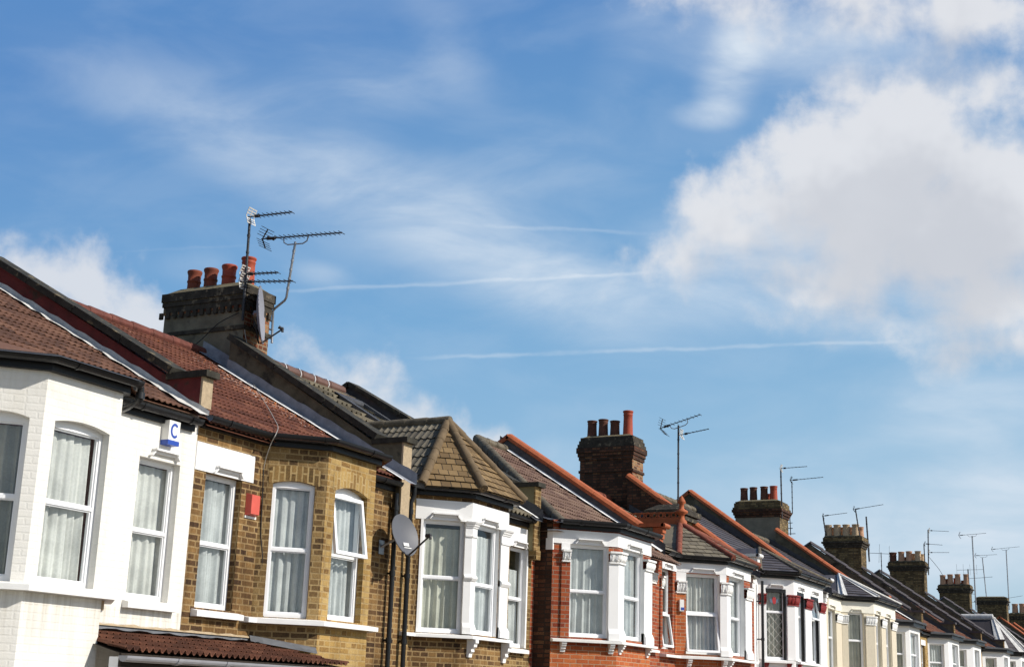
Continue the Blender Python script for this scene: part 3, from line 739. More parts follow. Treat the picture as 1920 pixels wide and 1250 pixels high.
# ---------------------------------------------------------------- house with white painted bricks (far left)
bx = [(9.45, 11), (10.05, 10.4), (11.13, 10.4)]
H1 = shell('white painted brick house with brown tiled roof at the left end of the row', 7.6, 13.1, bx, 3.05, 'white_brick',
           Lw=[(.16, .72, .95, 2.55, .05)], Fw=[(.16, .94, .96, 2.56, .05)], mainR=[(12.14, 12.84, .96, 2.56)], dep=.13)
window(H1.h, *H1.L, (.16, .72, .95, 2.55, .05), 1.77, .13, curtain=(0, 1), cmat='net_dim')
window(H1.h, *H1.F, (.16, .94, .96, 2.56, .05), 1.77, .13, curtain=(.02, .84), cmat='net')
window(H1.h, *H1.L[:0], *mains(H1.X0, H1.X1), (12.14 - 7.6, 12.84 - 7.6, .96, 2.56), 1.74, .13, curtain=(0, .9), cmat='net')
hood(H1.h, *mains(7.6, 13.1), 12.2 - 7.6, 12.86 - 7.6, 2.585, .07, 'white', .0)
sill(H1.h, offset(H1.P, .0), .945, .13, .075, 'old_white')
k = MB(); k.box(11.2, 11.28, 10.5, 10.62, .77, .868); build(k, 'sill_end_block', M['beige_render'], H1.h)
sill(H1.h, mains(12.09, 12.94), .945, .09, .085, 'old_white')
roof_main(H1, 'tile_brown', 5.40, z_edge=3.15, nv=22, tw=.2, lip=.01, amp=.012, jitter=.009, kind='pan', sub=14)
ridge(H1, 'ridge_brown')
gutter_run(H1.h, [(7.6, 11)] + H1.P[:3] + [(11.22, 10.49)], 3.03, 'dirty_black')
gutter_run(H1.h, [(11.6, 11), (13.0, 11)], 2.99, 'dirty_black', go=.07)
for H_, m_ in ((H1, 'tile_brown'),):
    bf = MB(); o_ = offset(H_.P, .2); bf.grid([[(x, y, 3.15) for x, y in o_], [(x, 11.45, 3.48) for x, y in o_]], 0, False); build(bf, 'bay_roof', M[m_], H_.h)
lf = MB(); pth = offset([(9.3, 11)] + H1.P[:3], .19); lf.grid([[(x, y, 3.17) for x, y in pth], [(x, y + .0, 3.14) for x, y in offset([(9.3, 11)] + H1.P[:3], .245)]], 0, False); build(lf, 'eave_flashing', M['lead_dark'], H1.h)
dp = MB(); q = (11.3, 10.32); dp.tube([(q[0], q[1], 3.13), (q[0], q[1], 2.99), (q[0] + .1, q[1] + .25, 2.95), (11.64, 10.87, 2.99)], .038, 10); dp.tube([(q[0], q[1], 3.07), (q[0], q[1], 3.0)], .05, 10); build(dp, 'gutter_outlet', M['dirty_black'], H1.h)
parapet(H1.h, 13.04, 3.73, (14.78, 5.69), H1.zroof, 'slab', 'coping_stone', 'maroon_wall', 'beige_render', zpb=3.28, seg=1.1, th=.09)
flashing(H1.h, 13.04, H1.zroof, 10.72, 15, .05, .17, 'lead_pale', .05, .03, th=.09)

# ---------------------------------------------------------------- yellow brick house with red roof
bx = [(14.42, 11), (15.02, 10.4), (16.17, 10.4)]
Lo, Fo = (.15, .70, .92, 2.6, .045), (.2, .97, .93, 2.59, .075)
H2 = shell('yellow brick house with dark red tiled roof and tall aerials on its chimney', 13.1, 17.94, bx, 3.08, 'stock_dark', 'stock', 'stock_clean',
           Lw=[Lo], Fw=[Fo], mainL=[(13.32, 14.03, .95, 2.56)], dep=.14)
window(H2.h, *H2.L, Lo, 1.77, .085, curtain=(.0, .92), cmat='net_blue')
window(H2.h, *H2.F, Fo, 1.77, .13, curtain=(.0, .97), cmat='net_blue', opened='up')
window(H2.h, *mains(13.1, 17.94), (.22, .93, .95, 2.56), 1.72, .13, curtain=(0, .86), cmat='net_blue')
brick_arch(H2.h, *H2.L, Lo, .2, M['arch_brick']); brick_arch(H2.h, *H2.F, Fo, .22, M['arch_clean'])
band(H2.h, 'lintel', mains(13.1, 14.24), 2.56, 2.9, .012, M['white'])
hood(H2.h, *mains(13.1, 17.94), .24, .98, 2.565, .07, 'white', .01)
sill(H2.h, mains(13.26, 14.15), .93, .1, .085, 'white')
sill(H2.h, offset([(14.2, 11)] + H2.P, 0), .91, .14, .075, 'white')
roof_main(H2, 'tile_red_lichen', 5.40, z_edge=3.07, nv=23, tw=.2, lip=.01, amp=.012, jitter=.008, kind='pan', sub=14)
bf = MB(); o_ = offset(H2.P, .2); bf.grid([[(x, y, 3.15) for x, y in o_], [(x, 11.4, 3.38) for x, y in o_]], 0, False); build(bf, 'bay_roof', M['tile_red'], H2.h)
hip_line(H2.roof, 'ridge_tiles', [(13.2, 15, 5.42), (17.9, 15, 5.42)], .1, M['ridge_red'], .45)
gutter_run(H2.h, [(13.13, 11)] + H2.P[:3] + [(16.24, 10.47)], 3.07)
gutter_run(H2.h, [(16.77, 11), (17.6, 11)], 2.93, go=.07)
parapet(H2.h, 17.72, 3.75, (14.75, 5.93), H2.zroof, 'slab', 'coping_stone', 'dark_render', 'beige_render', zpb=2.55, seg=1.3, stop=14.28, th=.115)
flashing(H2.h, 17.72, H2.zroof, 10.6, 14.3, .16, .2, 'lead', .06, .02, th=.115)
fw = MB(); fw.grid([[(17.6 - .19, y, H2.zroof(y) + .055) for y in [10.7 + i * .3 for i in range(13)]], [(17.6 - .25 + .02 * math.sin(i * 2.3), 10.7 + i * .3, H2.zroof(10.7 + i * .3) + .05) for i in range(13)]], 0, False); build(fw, 'mortar_fillet', M['mortar_white'], H2.h)
cs = MB(); cs.box(17.63, 17.81, 10.84, 10.99, 2.42, 2.56); build(cs, 'stone_corbel', M['beige_render'], H2.h)
downpipe(H2.h, 17.55, 10.91, -2.5, 2.9)
# chimney: rendered flank, brick front
ch2 = chimney(H2.h, 17.84, 18.52, 14.22, 15.93, 3.5, 6.36, ('chimney_render', 'chimney_brick', 'soot_stone', 'chimney_brick'),
        [(5.78, 5.85, .03), (6.16, 6.2, .012, 1), (6.2, 6.3, .02), (6.3, 6.372, .04), (6.372, 6.384, .03, 2), (6.384, 6.53, .055)],
        [(18.17, 15.64, 6.53, 7.02, 'terracotta', 'roll'), (18.17, 15.28, 6.53, 7.02, 'terracotta', 'roll'), (18.17, 14.89, 6.53, 7.04, 'terracotta_red', 'roll', .124), (18.17, 14.49, 6.5, 7.13, 'terracotta_red', 'tall', .125)], .118, .13)
for i in range(13): de = MB(); de.box(17.79, 17.83, 14.2 + i * .145, 14.27 + i * .145, 6.09, 6.199); build(de, 'dentil', M['soot_stone'], ch2)
for i in range(5): de = MB(); de.box(17.84 + i * .145, 17.91 + i * .145, 14.17, 14.22, 6.09, 6.199); build(de, 'dentil', M['soot_stone'], ch2)
br = MB(); br.prism([(17.8, 14.24, 4.6), (17.8, 13.95, 4.6), (17.8, 14.2, 5.3), (17.8, 14.24, 5.42)], (17.8, 0, 0), (18.08, 0, 0)); build(br, 'chimney_shoulder', M['beige_render'], H2.h)
cf = MB(); cf.grid([[(17.8, y, H2.zroof(y) + .24) for y in (13.9, 14.4, 15.0)], [(17.79, y, H2.zroof(y) + .06) for y in (13.9, 14.4, 15.0)], [(17.58, y, H2.zroof(y) + .05) for y in (13.9, 14.4, 15.0)]], 0, False); build(cf, 'chimney_flashing', M['lead'], H2.h)

# ---------------------------------------------------------------- house with the ochre hipped turret
bx = [(18.27, 11), (18.9, 10.37), (20.12, 10.37)]
Lo, Fo = (.13, .8, .95, 2.63), (.14, .93, .96, 2.63)
H3 = shell('brown brick house with pointed ochre tiled turret over its white bay', 17.94, 22.3, bx, 2.98, 'stock', 'stock_dark', 'stock_dark',
           Lw=[Lo], Fw=[Fo], mainR=[(21.44, 22.1, .88, 2.57)], rev='white')
window(H3.h, *H3.L, Lo, 1.77, .1, curtain=(.0, 1), cmat='net_cream', cz=2.52)
window(H3.h, *H3.F, Fo, 1.72, .1, curtain=(.0, .9), cmat='net_blue', cz=2.48)
window(H3.h, *mains(17.94, 22.3), (3.5, 4.16, .88, 2.57), 1.7, .1, curtain=(0, .85), cmat='net_blue', cz=2.2)
jb = MB(); Pf = frame_of(*H3.L); jb.obox(Pf, .09, .13, -.1, .012, .95, 2.63); jb.obox(Pf, .8, .83, -.1, .012, .95, 2.63)
jb.box(22.08, 22.13, 10.985, 11.07, .885, 2.565); build(jb, 'window_casing', M['white'], H3.h)
band(H3.h, 'lintel', offset(H3.P, 0), 2.63, 2.93, .014, M['white'])
band(H3.h, 'lintel', mains(20.76, 22.2), 2.57, 2.91, .014, M['white'])
hood(H3.h, *H3.L, .13, .8, 2.635, .075, 'white', .014); hood(H3.h, *H3.F, .16, .92, 2.635, .075, 'white', .014); hood(H3.h, *mains(17.94, 22.3), 3.5, 4.16, 2.575, .07, 'white', .014)
pillar(H3.h, sub_path(H3.P, .79, 1.02), .95, 2.4, 2.63, .03, 'white', 'mould', 'white', midring=1.78)
pillar(H3.h, sub_path(H3.P, 1.84, 2.22), .95, 2.4, 2.63, .03, 'white', 'mould', 'white', midring=1.78)
sill(H3.h, offset([(17.98, 11)] + H3.P, 0), .94, .13, .06, 'white'); sill(H3.h, mains(21.35, 22.1), .87, .1, .08, 'white')
Pf = frame_of(*H3.L); corbel(H3.h, *H3.F, .05, .875, .1, .26, .15); corbel(H3.h, *H3.F, 1.17, .875, .1, .3, .15)
gutter_run(H3.h, [(17.88, 11)] + H3.P[:3] + [(20.2, 10.45)], 2.99); gutter_run(H3.h, [(20.75, 11), (22.12, 11)], 2.95, go=.07)
roof_main(H3, 'tile_grey', 5.6, z_edge=3.04, nv=13, tw=.3, lip=.035, amp=.04, kind='pan')
ridge(H3, 'ridge_brown', 18.2, 21.9, .12)
for i in range(7): ridge_b = MB(); ridge_b.tube([(18.62 + i * .45, 15, 5.63), (18.635 + i * .45, 15, 5.63)], .132, 12); build(ridge_b, 'ridge_joint', M['mortar_white'], H3.roof)
ez = 3.1; E = [Vector((x, y, ez)) for x, y in offset([(18.05, 11)] + H3.P + [(20.9, 11)], .24)]; ap = Vector((19.47, 11.2, 4.36))
e0, e1, e2, e3 = E[1], E[2], E[3], E[4]; e0 = Vector((18.13, 10.84, ez))
tm = MB(); facet(tm, e0, e1, ap, 12, tw=.155, lip=.012, kind='flat', jitter=.016); facet(tm, e1, e2, ap, 12, tw=.155, lip=.012, kind='flat', jitter=.016); facet(tm, e2, e3, ap, 12, tw=.155, lip=.012, kind='flat')
tq = build(tm, 'turret_roof', M['tile_buff'], H3.h)
ts = MB(); back = Vector((19.47, 13.2, 4.36)); Vv = ap - Vector((e0.x, ap.y, ez))
tiles(ts, lambda s, v: Vector((e0.x, e0.y + s, ez)) + Vector((Vv.x * v, 0, Vv.z * v)), (-.75, 0, .66), 7, lambda v: (ap.y - e0.y) * v, lambda v: 2.6, tw=.24, lip=.016, amp=.018, jitter=.01, kind='pan')
ts.poly([(e3.x, 10.84, ez), (e3.x, 13.4, ez), tuple(back), tuple(ap)])
ts.poly([(e0.x, 10.84, ez), tuple(ap), tuple(back), (e0.x, 13.4, ez)])
build(ts, 'turret_flank', M['tile_slope'], H3.h)
hip_line(tq, 'hip_tiles', [e0 + Vector((0, 0, .02)), ap], .075, M['hip_buff']); hip_line(tq, 'hip_tiles', [e1 + Vector((0, 0, .02)), ap], .075, M['hip_buff']); hip_line(tq, 'hip_tiles', [e2 + Vector((0, 0, .02)), ap], .075, M['hip_buff'])
hip_line(tq, 'hip_tiles', [ap + Vector((0, -.05, 0)), back], .085, M['hip_grey'], .4)
sk = MB(); zr3 = H3.zroof
def on3(x, y, d=0): return (x, y, zr3(y) + d)
for a, b, c, d in ((20.85, 21.0, 13.35, 14.4), (21.68, 21.8, 13.35, 14.4), (20.85, 21.8, 13.3, 13.45), (20.85, 21.8, 14.3, 14.42)):
    sk.hexa([on3(a, c, .02), on3(b, c, .02), on3(b, d, .02), on3(a, d, .02), on3(a, c, .13), on3(b, c, .13), on3(b, d, .13), on3(a, d, .13)])
so = build(sk, 'roof_window', M['lead_dark'], H3.h)
g_ = MB(); g_.poly([on3(21.0, 13.45, .1), on3(21.68, 13.45, .1), on3(21.68, 14.3, .1), on3(21.0, 14.3, .1)]); build(g_, 'pane', M['glass'], so)
g_ = MB(); g_.poly([on3(21.0, 13.45, .05), on3(21.68, 13.45, .05), on3(21.68, 14.3, .05), on3(21.0, 14.3, .05)]); build(g_, 'blind', M['lead_dark'], so)
pt = MB(); pt.poly([on3(21.2, 14.48, .07), on3(21.85, 14.48, .07), on3(21.85, 14.68, .07), on3(21.2, 14.68, .07)]); build(pt, 'red_tile_patch', M['coping_red'], H3.roof)
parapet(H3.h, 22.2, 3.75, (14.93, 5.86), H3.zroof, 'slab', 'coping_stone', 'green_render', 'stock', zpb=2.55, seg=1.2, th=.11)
flashing(H3.h, 22.2, H3.zroof, 10.7, 15, .2, .25, 'lead_dark', .06, .02, th=.11)
fw = MB(); fw.grid([[(22.03 + .03 * math.sin(i), 10.75 + i * .1, H3.zroof(10.75 + i * .1) + .09) for i in range(9)], [(21.93 + .05 * math.sin(i * 1.7), 10.75 + i * .1, H3.zroof(10.75 + i * .1) + .085) for i in range(9)]], 0, False); build(fw, 'mortar_fillet', M['mortar_white'], H3.h)
cs = MB(); cs.box(22.12, 22.29, 10.83, 10.99, 2.4, 2.56); build(cs, 'stone_corbel', M['stock'], H3.h)
downpipe(H3.h, 17.97, 10.91, -2.5, 2.82, top=(17.99, 10.87))

# ---------------------------------------------------------------- red brick house with the mottled hipped roof
bx = [(22.42, 10.66), (23.29, 9.79), (24.89, 9.79)]
Lo, Fo = (.32, 1.06, 1.12, 2.72), (.25, 1.22, 1.13, 2.72)
H4 = shell('red brick house with mottled brown hipped roof and white carved window pillars', 22.3, 28.47, bx, 2.97, 'red_brick', 'red_brick', 'red_brick',
           Lw=[Lo], Fw=[Fo], mainR=[(27.1, 27.75, 1.2, 2.85)], rev='white')
window(H4.h, *H4.L, Lo, 1.91, .1, curtain=(.04, .97), cmat='net_blue'); window(H4.h, *H4.F, Fo, 1.88, .1, curtain=(.05, .95), cmat='net_blue')
window(H4.h, *mains(22.3, 28.47), (4.8, 5.45, 1.2, 2.85), 2, .1, cmat='net')
band(H4.h, 'lintel', [(22.42, 10.76)] + H4.P, 2.72, 2.96, .016, M['white'])
wj = MB(); Pf = frame_of(*H4.L); wj.obox(Pf, .16, .32, -.09, .03, 2.6, 2.73); wj.obox(frame_of(H4.bay[0], H4.P[0]), .22, .355, -.02, .03, 2.6, 2.8); build(wj, 'lintel_end', M['white'], H4.h)
hood(H4.h, *H4.L, .32, 1.06, 2.725, .075, 'white', .016); hood(H4.h, *H4.F, .27, 1.2, 2.725, .075, 'white', .016)
c = pillar(H4.h, sub_path(H4.P, .17, .33), 1.1, 2.4, 2.61, .03, 'red_brick', 'leaf', base=0)
pillar(H4.h, sub_path(H4.P, 1.06, 1.48), 1.08, 2.42, 2.63, .035, 'white', 'leaf', base=.2)
pillar(H4.h, sub_path(H4.P, 2.45, 2.95), 1.08, 2.42, 2.63, .035, 'white', 'leaf', base=.2)
sill(H4.h, H4.P, 1.085, .14, .06, 'old_white')
for s in (.22, 1.12): corbel(H4.h, *H4.L, s, 1.025, .09, .17, .12, 'old_white')
for s in (.12, 1.42): corbel(H4.h, *H4.F, s, 1.025, .09, .17, .12, 'old_white')
lb = MB(); lb.sweep(H4.P, [(.002, -2.6), (.006, -2.6), (.006, .96), (.002, .96)]); build(lb, 'bay_apron', M['orange_brick'], H4.h)
band(H4.h, 'lintel', mains(25.78, 28.3), 2.85, 3.0, .014, M['white'])
c = pillar(H4.h, mains(27.9, 28.2), 1.1, 2.5, 2.72, .03, 'red_brick', 'leaf', base=0)
sill(H4.h, mains(26.9, 28.3), 1.15, .1, .07, 'old_white')
gutter_run(H4.h, [(22.5, 10.58)] + H4.P[1:3] + [(24.98, 9.88)], 2.98, 'dirty_black', gr=.07); gutter_run(H4.h, [(25.8, 11), (28.06, 11)], 2.95, 'dirty_black', go=.07)
roof_main(H4, 'tile_mottled', 5.5, yr=14.6, ye0=10.5, z_edge=2.92, nv=20, hip=(22.75, 26.7), tw=.22, lip=.016, amp=.015, jitter=.01, kind='pan', sub=12)
bf = MB(); o_ = offset(H4.P, .21); bf.grid([[(x, y, 3.06) for x, y in o_], [(x, 11.3, 3.3) for x, y in o_]], 0, False); build(bf, 'bay_roof', M['lead_dark'], H4.h)
ridge(H4, 'hip_grey', 26.7, 28.3, .11)
hip_line(H4.roof, 'hip_tiles', H4.hip, .1, M['hip_grey'], .4)
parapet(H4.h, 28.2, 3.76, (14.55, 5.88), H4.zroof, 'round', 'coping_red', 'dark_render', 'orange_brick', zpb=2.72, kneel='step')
H4.zroof = lambda y: 2.92 + .629 * (y - 10.5)
flashing(H4.h, 28.2, H4.zroof, 10.7, 14.75, .22, .02, 'lead_dark', .05, .01)
fw = MB(); n = 40; fw.grid([[(28.06, 10.75 + i * .1, H4.zroof(10.75 + i * .1) + .11) for i in range(n)], [(27.94 + .025 * math.sin(i * 1.3), 10.75 + i * .1, H4.zroof(10.75 + i * .1) + .075) for i in range(n)]], 0, False); build(fw, 'mortar_fillet', M['mortar_white'], H4.h)

# ---------------------------------------------------------------- white banded house with crested turret
def turret(H, apex, ez, mat, hipm, hr=.07, nv=9, tw=.2, back=1.6, hips=(0, 1, 2), out=.22, **kw):
    E = [Vector((x, y, ez)) for x, y in offset([(H.P[0][0] - .3, 11)] + H.P + [(H.P[3][0] + .3, 11)], out)]
    e0, e1, e2, e3 = E[1:5]; e0.y = e3.y = 10.9; ap = Vector(apex)
    t = MB()
    for a, b in ((e0, e1), (e1, e2), (e2, e3)): facet(t, a, b, ap, nv, tw=tw, lip=.014, kind='flat', jitter=.008)
    bk = ap + Vector((0, back, 0))
    t.poly([e0, ap, bk, (e0.x, ap.y + back, ez)]); t.poly([(e3.x, ap.y + back, ez), bk, ap, e3])
    o = build(t, 'turret_roof', M[mat], H.h)
    if kw.get('lead'):
        for i in hips:
            e = (e0, e1, e2, e3)[i]; lm = MB()
            for nb in ((e0, e1, e2, e3)[i - 1] if i else e0 + Vector((0, 1, 0)), (e0, e1, e2, e3)[i + 1]):
                d = (nb - e).normalized(); nn = (nb - e).cross(ap - e).normalized(); nn = nn if nn.z > 0 else -nn; w_ = kw['lead']
                lm.poly([e + nn * .03, e + d * w_ + nn * .03, ap + d * w_ * .35 + nn * .03, ap + nn * .03])
            lm.tube([e + Vector((0, 0, .04)), ap + Vector((0, 0, .04))], .035, 8)
            build(lm, 'lead_hip', M[hipm], o)
        return o, (e0, e1, e2, e3, ap, bk)
    for i in hips: hip_line(o, 'hip_tiles', [(e0, e1, e2, e3)[i] + Vector((0, 0, .02)), ap], hr, M[hipm], **kw)
    return o, (e0, e1, e2, e3, ap, bk)
bx = [(29.5, 11), (30.36, 10.14), (32.12, 10.14)]
Lo, Fo = (.24, 1.06, 1.13, 2.86), (.22, 1.3, 1.15, 2.88)
H5 = shell('white banded house with red ridge cresting and a finial on its turret', 28.47, 35.17, bx, 3.1, 'red_brick', 'orange_brick', 'red_brick',
           Lw=[Lo], Fw=[Fo], mainL=[(28.64, 29.3, 1.19, 2.9)], dep=.14, rev='white')
window(H5.h, *H5.L, Lo, 2.02, .14, curtain=(.03, .97), cmat='net', opened='lo'); window(H5.h, *H5.F, Fo, 1.98, .14, curtain=(.05, .95), cmat='net_blue')
window(H5.h, *mains(28.47, 35.17), (.17, .83, 1.19, 2.9), 1.95, .14, curtain=(0, .9), cmat='net_dim', opened='lo')
band(H5.h, 'lintel', [(28.62, 11)] + H5.P, 2.88, 3.1, .02, M['white'])
hood(H5.h, *H5.L, .24, 1.06, 2.885, .08, 'white', .02); hood(H5.h, *H5.F, .25, 1.3, 2.885, .08, 'white', .02); hood(H5.h, *mains(28.47, 35.17), .17, .83, 2.9, .07, 'white', .02)
wj = MB(); Pf = frame_of(*H5.L); wj.obox(Pf, .0, .24, -.02, .02, 2.67, 2.89); build(wj, 'lintel_drop', M['white'], H5.h); wj = MB(); wj.obox(Pf, 1.06, 1.22, -.02, .02, 2.67, 2.89); build(wj, 'lintel_drop', M['white'], H5.h)
c = pillar(H5.h, sub_path([(29.4, 11)] + H5.P, .03, .34), 1.12, 2.42, 2.69, .02, 'orange_brick', 'leaf', base=0)
pillar(H5.h, sub_path(H5.P, 1.06, 1.44), 1.1, 2.44, 2.71, .035, 'white', 'leaf', base=.2)
pillar(H5.h, sub_path(H5.P, 2.52, 3.3), 1.1, 2.44, 2.71, .035, 'white', 'leaf', base=.2)
c = pillar(H5.h, mains(28.5, 28.63), 1.2, 2.44, 2.7, .03, 'red_brick', 'leaf', base=0)
sill(H5.h, [(28.55, 11)] + H5.P, 1.09, .15, .07, 'old_white')
corbel(H5.h, *H5.L, .3, 1.02, .1, .2, .13, 'old_white'); corbel(H5.h, *H5.L, 1.15, 1.02, .1, .2, .13, 'old_white'); corbel(H5.h, *H5.F, .14, 1.02, .1, .2, .13, 'old_white')
gutter_run(H5.h, [(28.62, 11)] + H5.P[:3] + [(32.2, 10.22)], 3.1, gr=.07)
roof_main(H5, 'tile_stone', 5.35, z_edge=3.2, nv=13, tw=.3, lip=.02, kind='flat')
ridge(H5, 'hip_red')
o5, (e0, e1, e2, e3, ap, bk) = turret(H5, (31.1, 11.5, 4.16), 3.22, 'tile_stone', 'hip_red', hips=(0, 1, 2))
cr = MB()
cr.box(31.06, 31.14, 11.5, 12.9, 4.12, 4.3)
for i in range(8):
    y = 11.66 + i * .16; ringp = [(31.1, y + .06 * math.cos(t), 4.36 + .06 * math.sin(t)) for t in [2 * math.pi * j / 12 for j in range(13)]]; cr.tube(ringp, .022, 6, caps=False)
cr.box(31.07, 31.13, 11.5, 12.9, 4.4, 4.43)
build(cr, 'ridge_cresting', M['coping_red'], o5)
fi = MB(); fi.lathe((31.1, 11.46, 4.1), [(.13, 0), (.13, .1), (.07, .16), (.07, .26), (.15, .3), (.15, .34), (.06, .4), (.055, .5), (.1, .54), (.08, .6), (.03, .68), (.0, .72)], 12); build(fi, 'finial', M['coping_red'], o5)
st = MB(); st.box(34.0, 35.0, 12.5, 13.4, 3.6, 4.95); so = build(st, 'chimney_stub', M['stock'], H5.h)
cp = MB(); cp.box(33.92, 35.03, 12.4, 13.5, 4.62, 4.72); cp.box(33.88, 35.03, 12.36, 13.54, 4.76, 4.9)
cp.poly([(33.9, 12.38, 4.9), (35.0, 12.38, 4.9), (34.8, 12.7, 5.06), (34.1, 12.7, 5.06)]); cp.poly([(35, 12.38, 4.9), (35, 13.52, 4.9), (34.8, 13.2, 5.06), (34.8, 12.7, 5.06)]); cp.poly([(33.9, 13.52, 4.9), (33.9, 12.38, 4.9), (34.1, 12.7, 5.06), (34.1, 13.2, 5.06)]); cp.poly([(35, 13.52, 4.9), (33.9, 13.52, 4.9), (34.1, 13.2, 5.06), (34.8, 13.2, 5.06)]); cp.poly([(34.1, 12.7, 5.06), (34.8, 12.7, 5.06), (34.8, 13.2, 5.06), (34.1, 13.2, 5.06)])
build(cp, 'stub_cap', M['soot_stone'], so)
parapet(H5.h, 34.9, 3.82, (14.74, 6.28), H5.zroof, 'round', 'coping_red', 'dark_brick', 'old_white', zpb=2.72, kneel='wstep', stop=14.36)
flashing(H5.h, 34.9, H5.zroof, 10.7, 14.3, .15, .1, 'lead_dark')
chimney(H5.h, 35.02, 35.8, 14.32, 15.88, 3.5, 6.5, ('dark_brick', 'chimney_brick', 'dark_brick', 'soot_stone'),
        [(6.13, 6.2, .03), (6.48, 6.58, .03), (6.58, 6.68, .055), (6.68, 6.83, .085), (6.83, 6.93, .06, 1), (6.93, 7.03, .03, 1), (7.03, 7.12, .0, 1)],
        [(35.4, 15.7, 7.08, 7.66, 'terracotta_dark', 'tall'), (35.4, 15.36, 7.08, 7.68, 'terracotta_dark', 'tall'), (35.4, 15.01, 7.08, 7.62, 'terracotta_dark', 'tall'), (35.4, 14.62, 7.05, 7.88, 'terracotta_red', 'tall')], .14)

# ---------------------------------------------------------------- white house with maroon capitals and leaded glass
bx = [(35.53, 11), (36.26, 10.27), (39.18, 10.27)]
Lo, F1, F2 = (.22, .8, 1.25, 3.04), (.3, .95, 1.25, 3.02), (1.62, 2.4, 1.25, 3.01)
H6 = shell('white house with maroon capitals and leaded stained window beside a black downpipe', 35.17, 42.3, bx, 3.33, 'white', 'white', 'white',
           Lw=[Lo], Fw=[F1, F2], dep=.16)
window(H6.h, *H6.L, Lo, 2.45, .1, curtain=(.2, .7), cmat='net_dim', lattice=True); window(H6.h, *H6.F, F1, 2.4, .12, cmat='net_blue'); window(H6.h, *H6.F, F2, 2.4, .12, cmat='net_blue', opened='up')
dk = MB()
for A_, op in ((H6.L, Lo), (H6.F, F1), (H6.F, F2)):
    Pf = frame_of(*A_); dk.obox(Pf, op[0], op[1], -.065, .004, op[3] - .09, op[3] - .002); dk.obox(Pf, op[1] - .05, op[1] - .002, -.065, .004, op[2], op[3] - .09)
build(dk, 'window_surround', M['black_wood'], H6.h)
hood(H6.h, *H6.L, .22, .8, 3.06, .07, 'white', .0); hood(H6.h, *H6.F, .3, .95, 3.06, .07, 'white', .0); hood(H6.h, *H6.F, 1.62, 2.4, 3.06, .07, 'white', .0)
for a, b in ((.0, .2), (.82, 1.32), (2.0, 2.62), (3.46, 4.2)): pillar(H6.h, sub_path(H6.P, a, b), 1.25, 2.63, 2.9, .03, 'white', 'leaf', 'carved_red', base=0)
sill(H6.h, line_on(*H6.L, .1, .98), 1.24, .13, .07, 'white'); sill(H6.h, line_on(*H6.F, .1, 2.8), 1.24, .13, .07, 'white')
corbel(H6.h, *H6.L, .2, 1.17, .09, .16, .1, 'carved_red'); corbel(H6.h, *H6.L, .85, 1.17, .09, .16, .1, 'carved_red'); corbel(H6.h, *H6.F, .3, 1.17, .09, .16, .1, 'carved_red')
gutter_run(H6.h, [(35.32, 11)] + H6.P[:3] + [(39.3, 10.39)], 3.31, gr=.075)
downpipe(H6.h, 35.4, 10.85, -2.5, 3.2)
roof_main(H6, 'slate', 5.95, z_edge=3.36, nv=18, tw=.26, lip=.012, kind='flat', sub=2)
ridge(H6, 'hip_grey')
turret(H6, (37.45, 11.55, 4.27), 3.47, 'slate', 'hip_grey', hr=.05, tw=.28, nv=9)
parapet(H6.h, 41.98, 3.84, (15.16, 6.63), H6.zroof, 'round', 'coping_red', 'dark_render', 'old_white', zpb=2.8, kneel='wstep')
flashing(H6.h, 41.98, H6.zroof, 10.7, 15, .2, .06, 'lead_dark')

# ---------------------------------------------------------------- cream roughcast house with lead hips
bx = [(44.08, 11), (44.89, 10.19), (47.98, 10.19)]
Lo, F1, F2 = (.24, .8, 1.2, 3.02), (.2, .9, 1.2, 3.02), (1.6, 2.35, 1.2, 3.02)
H7 = shell('cream roughcast house with pale lead hips on its dark turret roof', 42.3, 50.13, bx, 3.36, 'cream', 'cream', 'cream',
           Lw=[Lo], Fw=[F1, F2], mainL=[(42.5, 43.32, 1.2, 3.0)], dep=.16)
window(H7.h, *H7.L, Lo, 2.17, .12, cmat='net_dim'); window(H7.h, *H7.F, F1, 2.13, .12, cmat='net_dim'); window(H7.h, *H7.F, F2, 2.13, .12, cmat='net_dim'); window(H7.h, *mains(42.3, 50.13), (.2, 1.02, 1.2, 3.0), 2.18, .12, cmat='net')
band(H7.h, 'lintel', [(42.5, 11)] + H7.P, 3.02, 3.36, .02, M['cream_paint'])
for a, b in ((.26, .8), (.2, .9), (1.6, 2.35)): hood(H7.h, *(H7.L if a == .26 else H7.F), a, b, 3.03, .08, 'cream_paint', .02)
hood(H7.h, *mains(42.3, 50.13), .2, 1.02, 3.03, .08, 'cream_paint', .02)
for a, b in ((.0, .22), (.84, 1.32), (2.08, 2.72), (3.54, 4.4)): pillar(H7.h, sub_path(H7.P, a, b), 1.2, 2.66, 2.93, .03, 'cream', 'leaf', 'carved', base=0)
pillar(H7.h, mains(43.34, 44.0), 1.2, 2.66, 2.93, .03, 'cream', 'leaf', 'carved', base=0)
sill(H7.h, [(42.4, 11)] + H7.P, 1.18, .13, .07, 'cream_paint')
gutter_run(H7.h, [(42.45, 11)] + H7.P[:3] + [(48.1, 10.31)], 3.36, gr=.06)
roof_main(H7, 'slate', 5.85, z_edge=3.42, nv=16, tw=.26, lip=.012, kind='flat', sub=2)
ridge(H7, 'hip_grey')
turret(H7, (46.1, 11.55, 4.34), 3.5, 'slate', 'lead_pale', nv=9, tw=.28, lead=.15)
parapet(H7.h, 49.8, 3.96, (15.0, 6.58), H7.zroof, 'round', 'coping_red', 'dark_render', 'coping_red', zpb=3.2, kneel='step', stop=14.7)
flashing(H7.h, 49.8, H7.zroof, 10.7, 15, .15, .06, 'lead_dark')
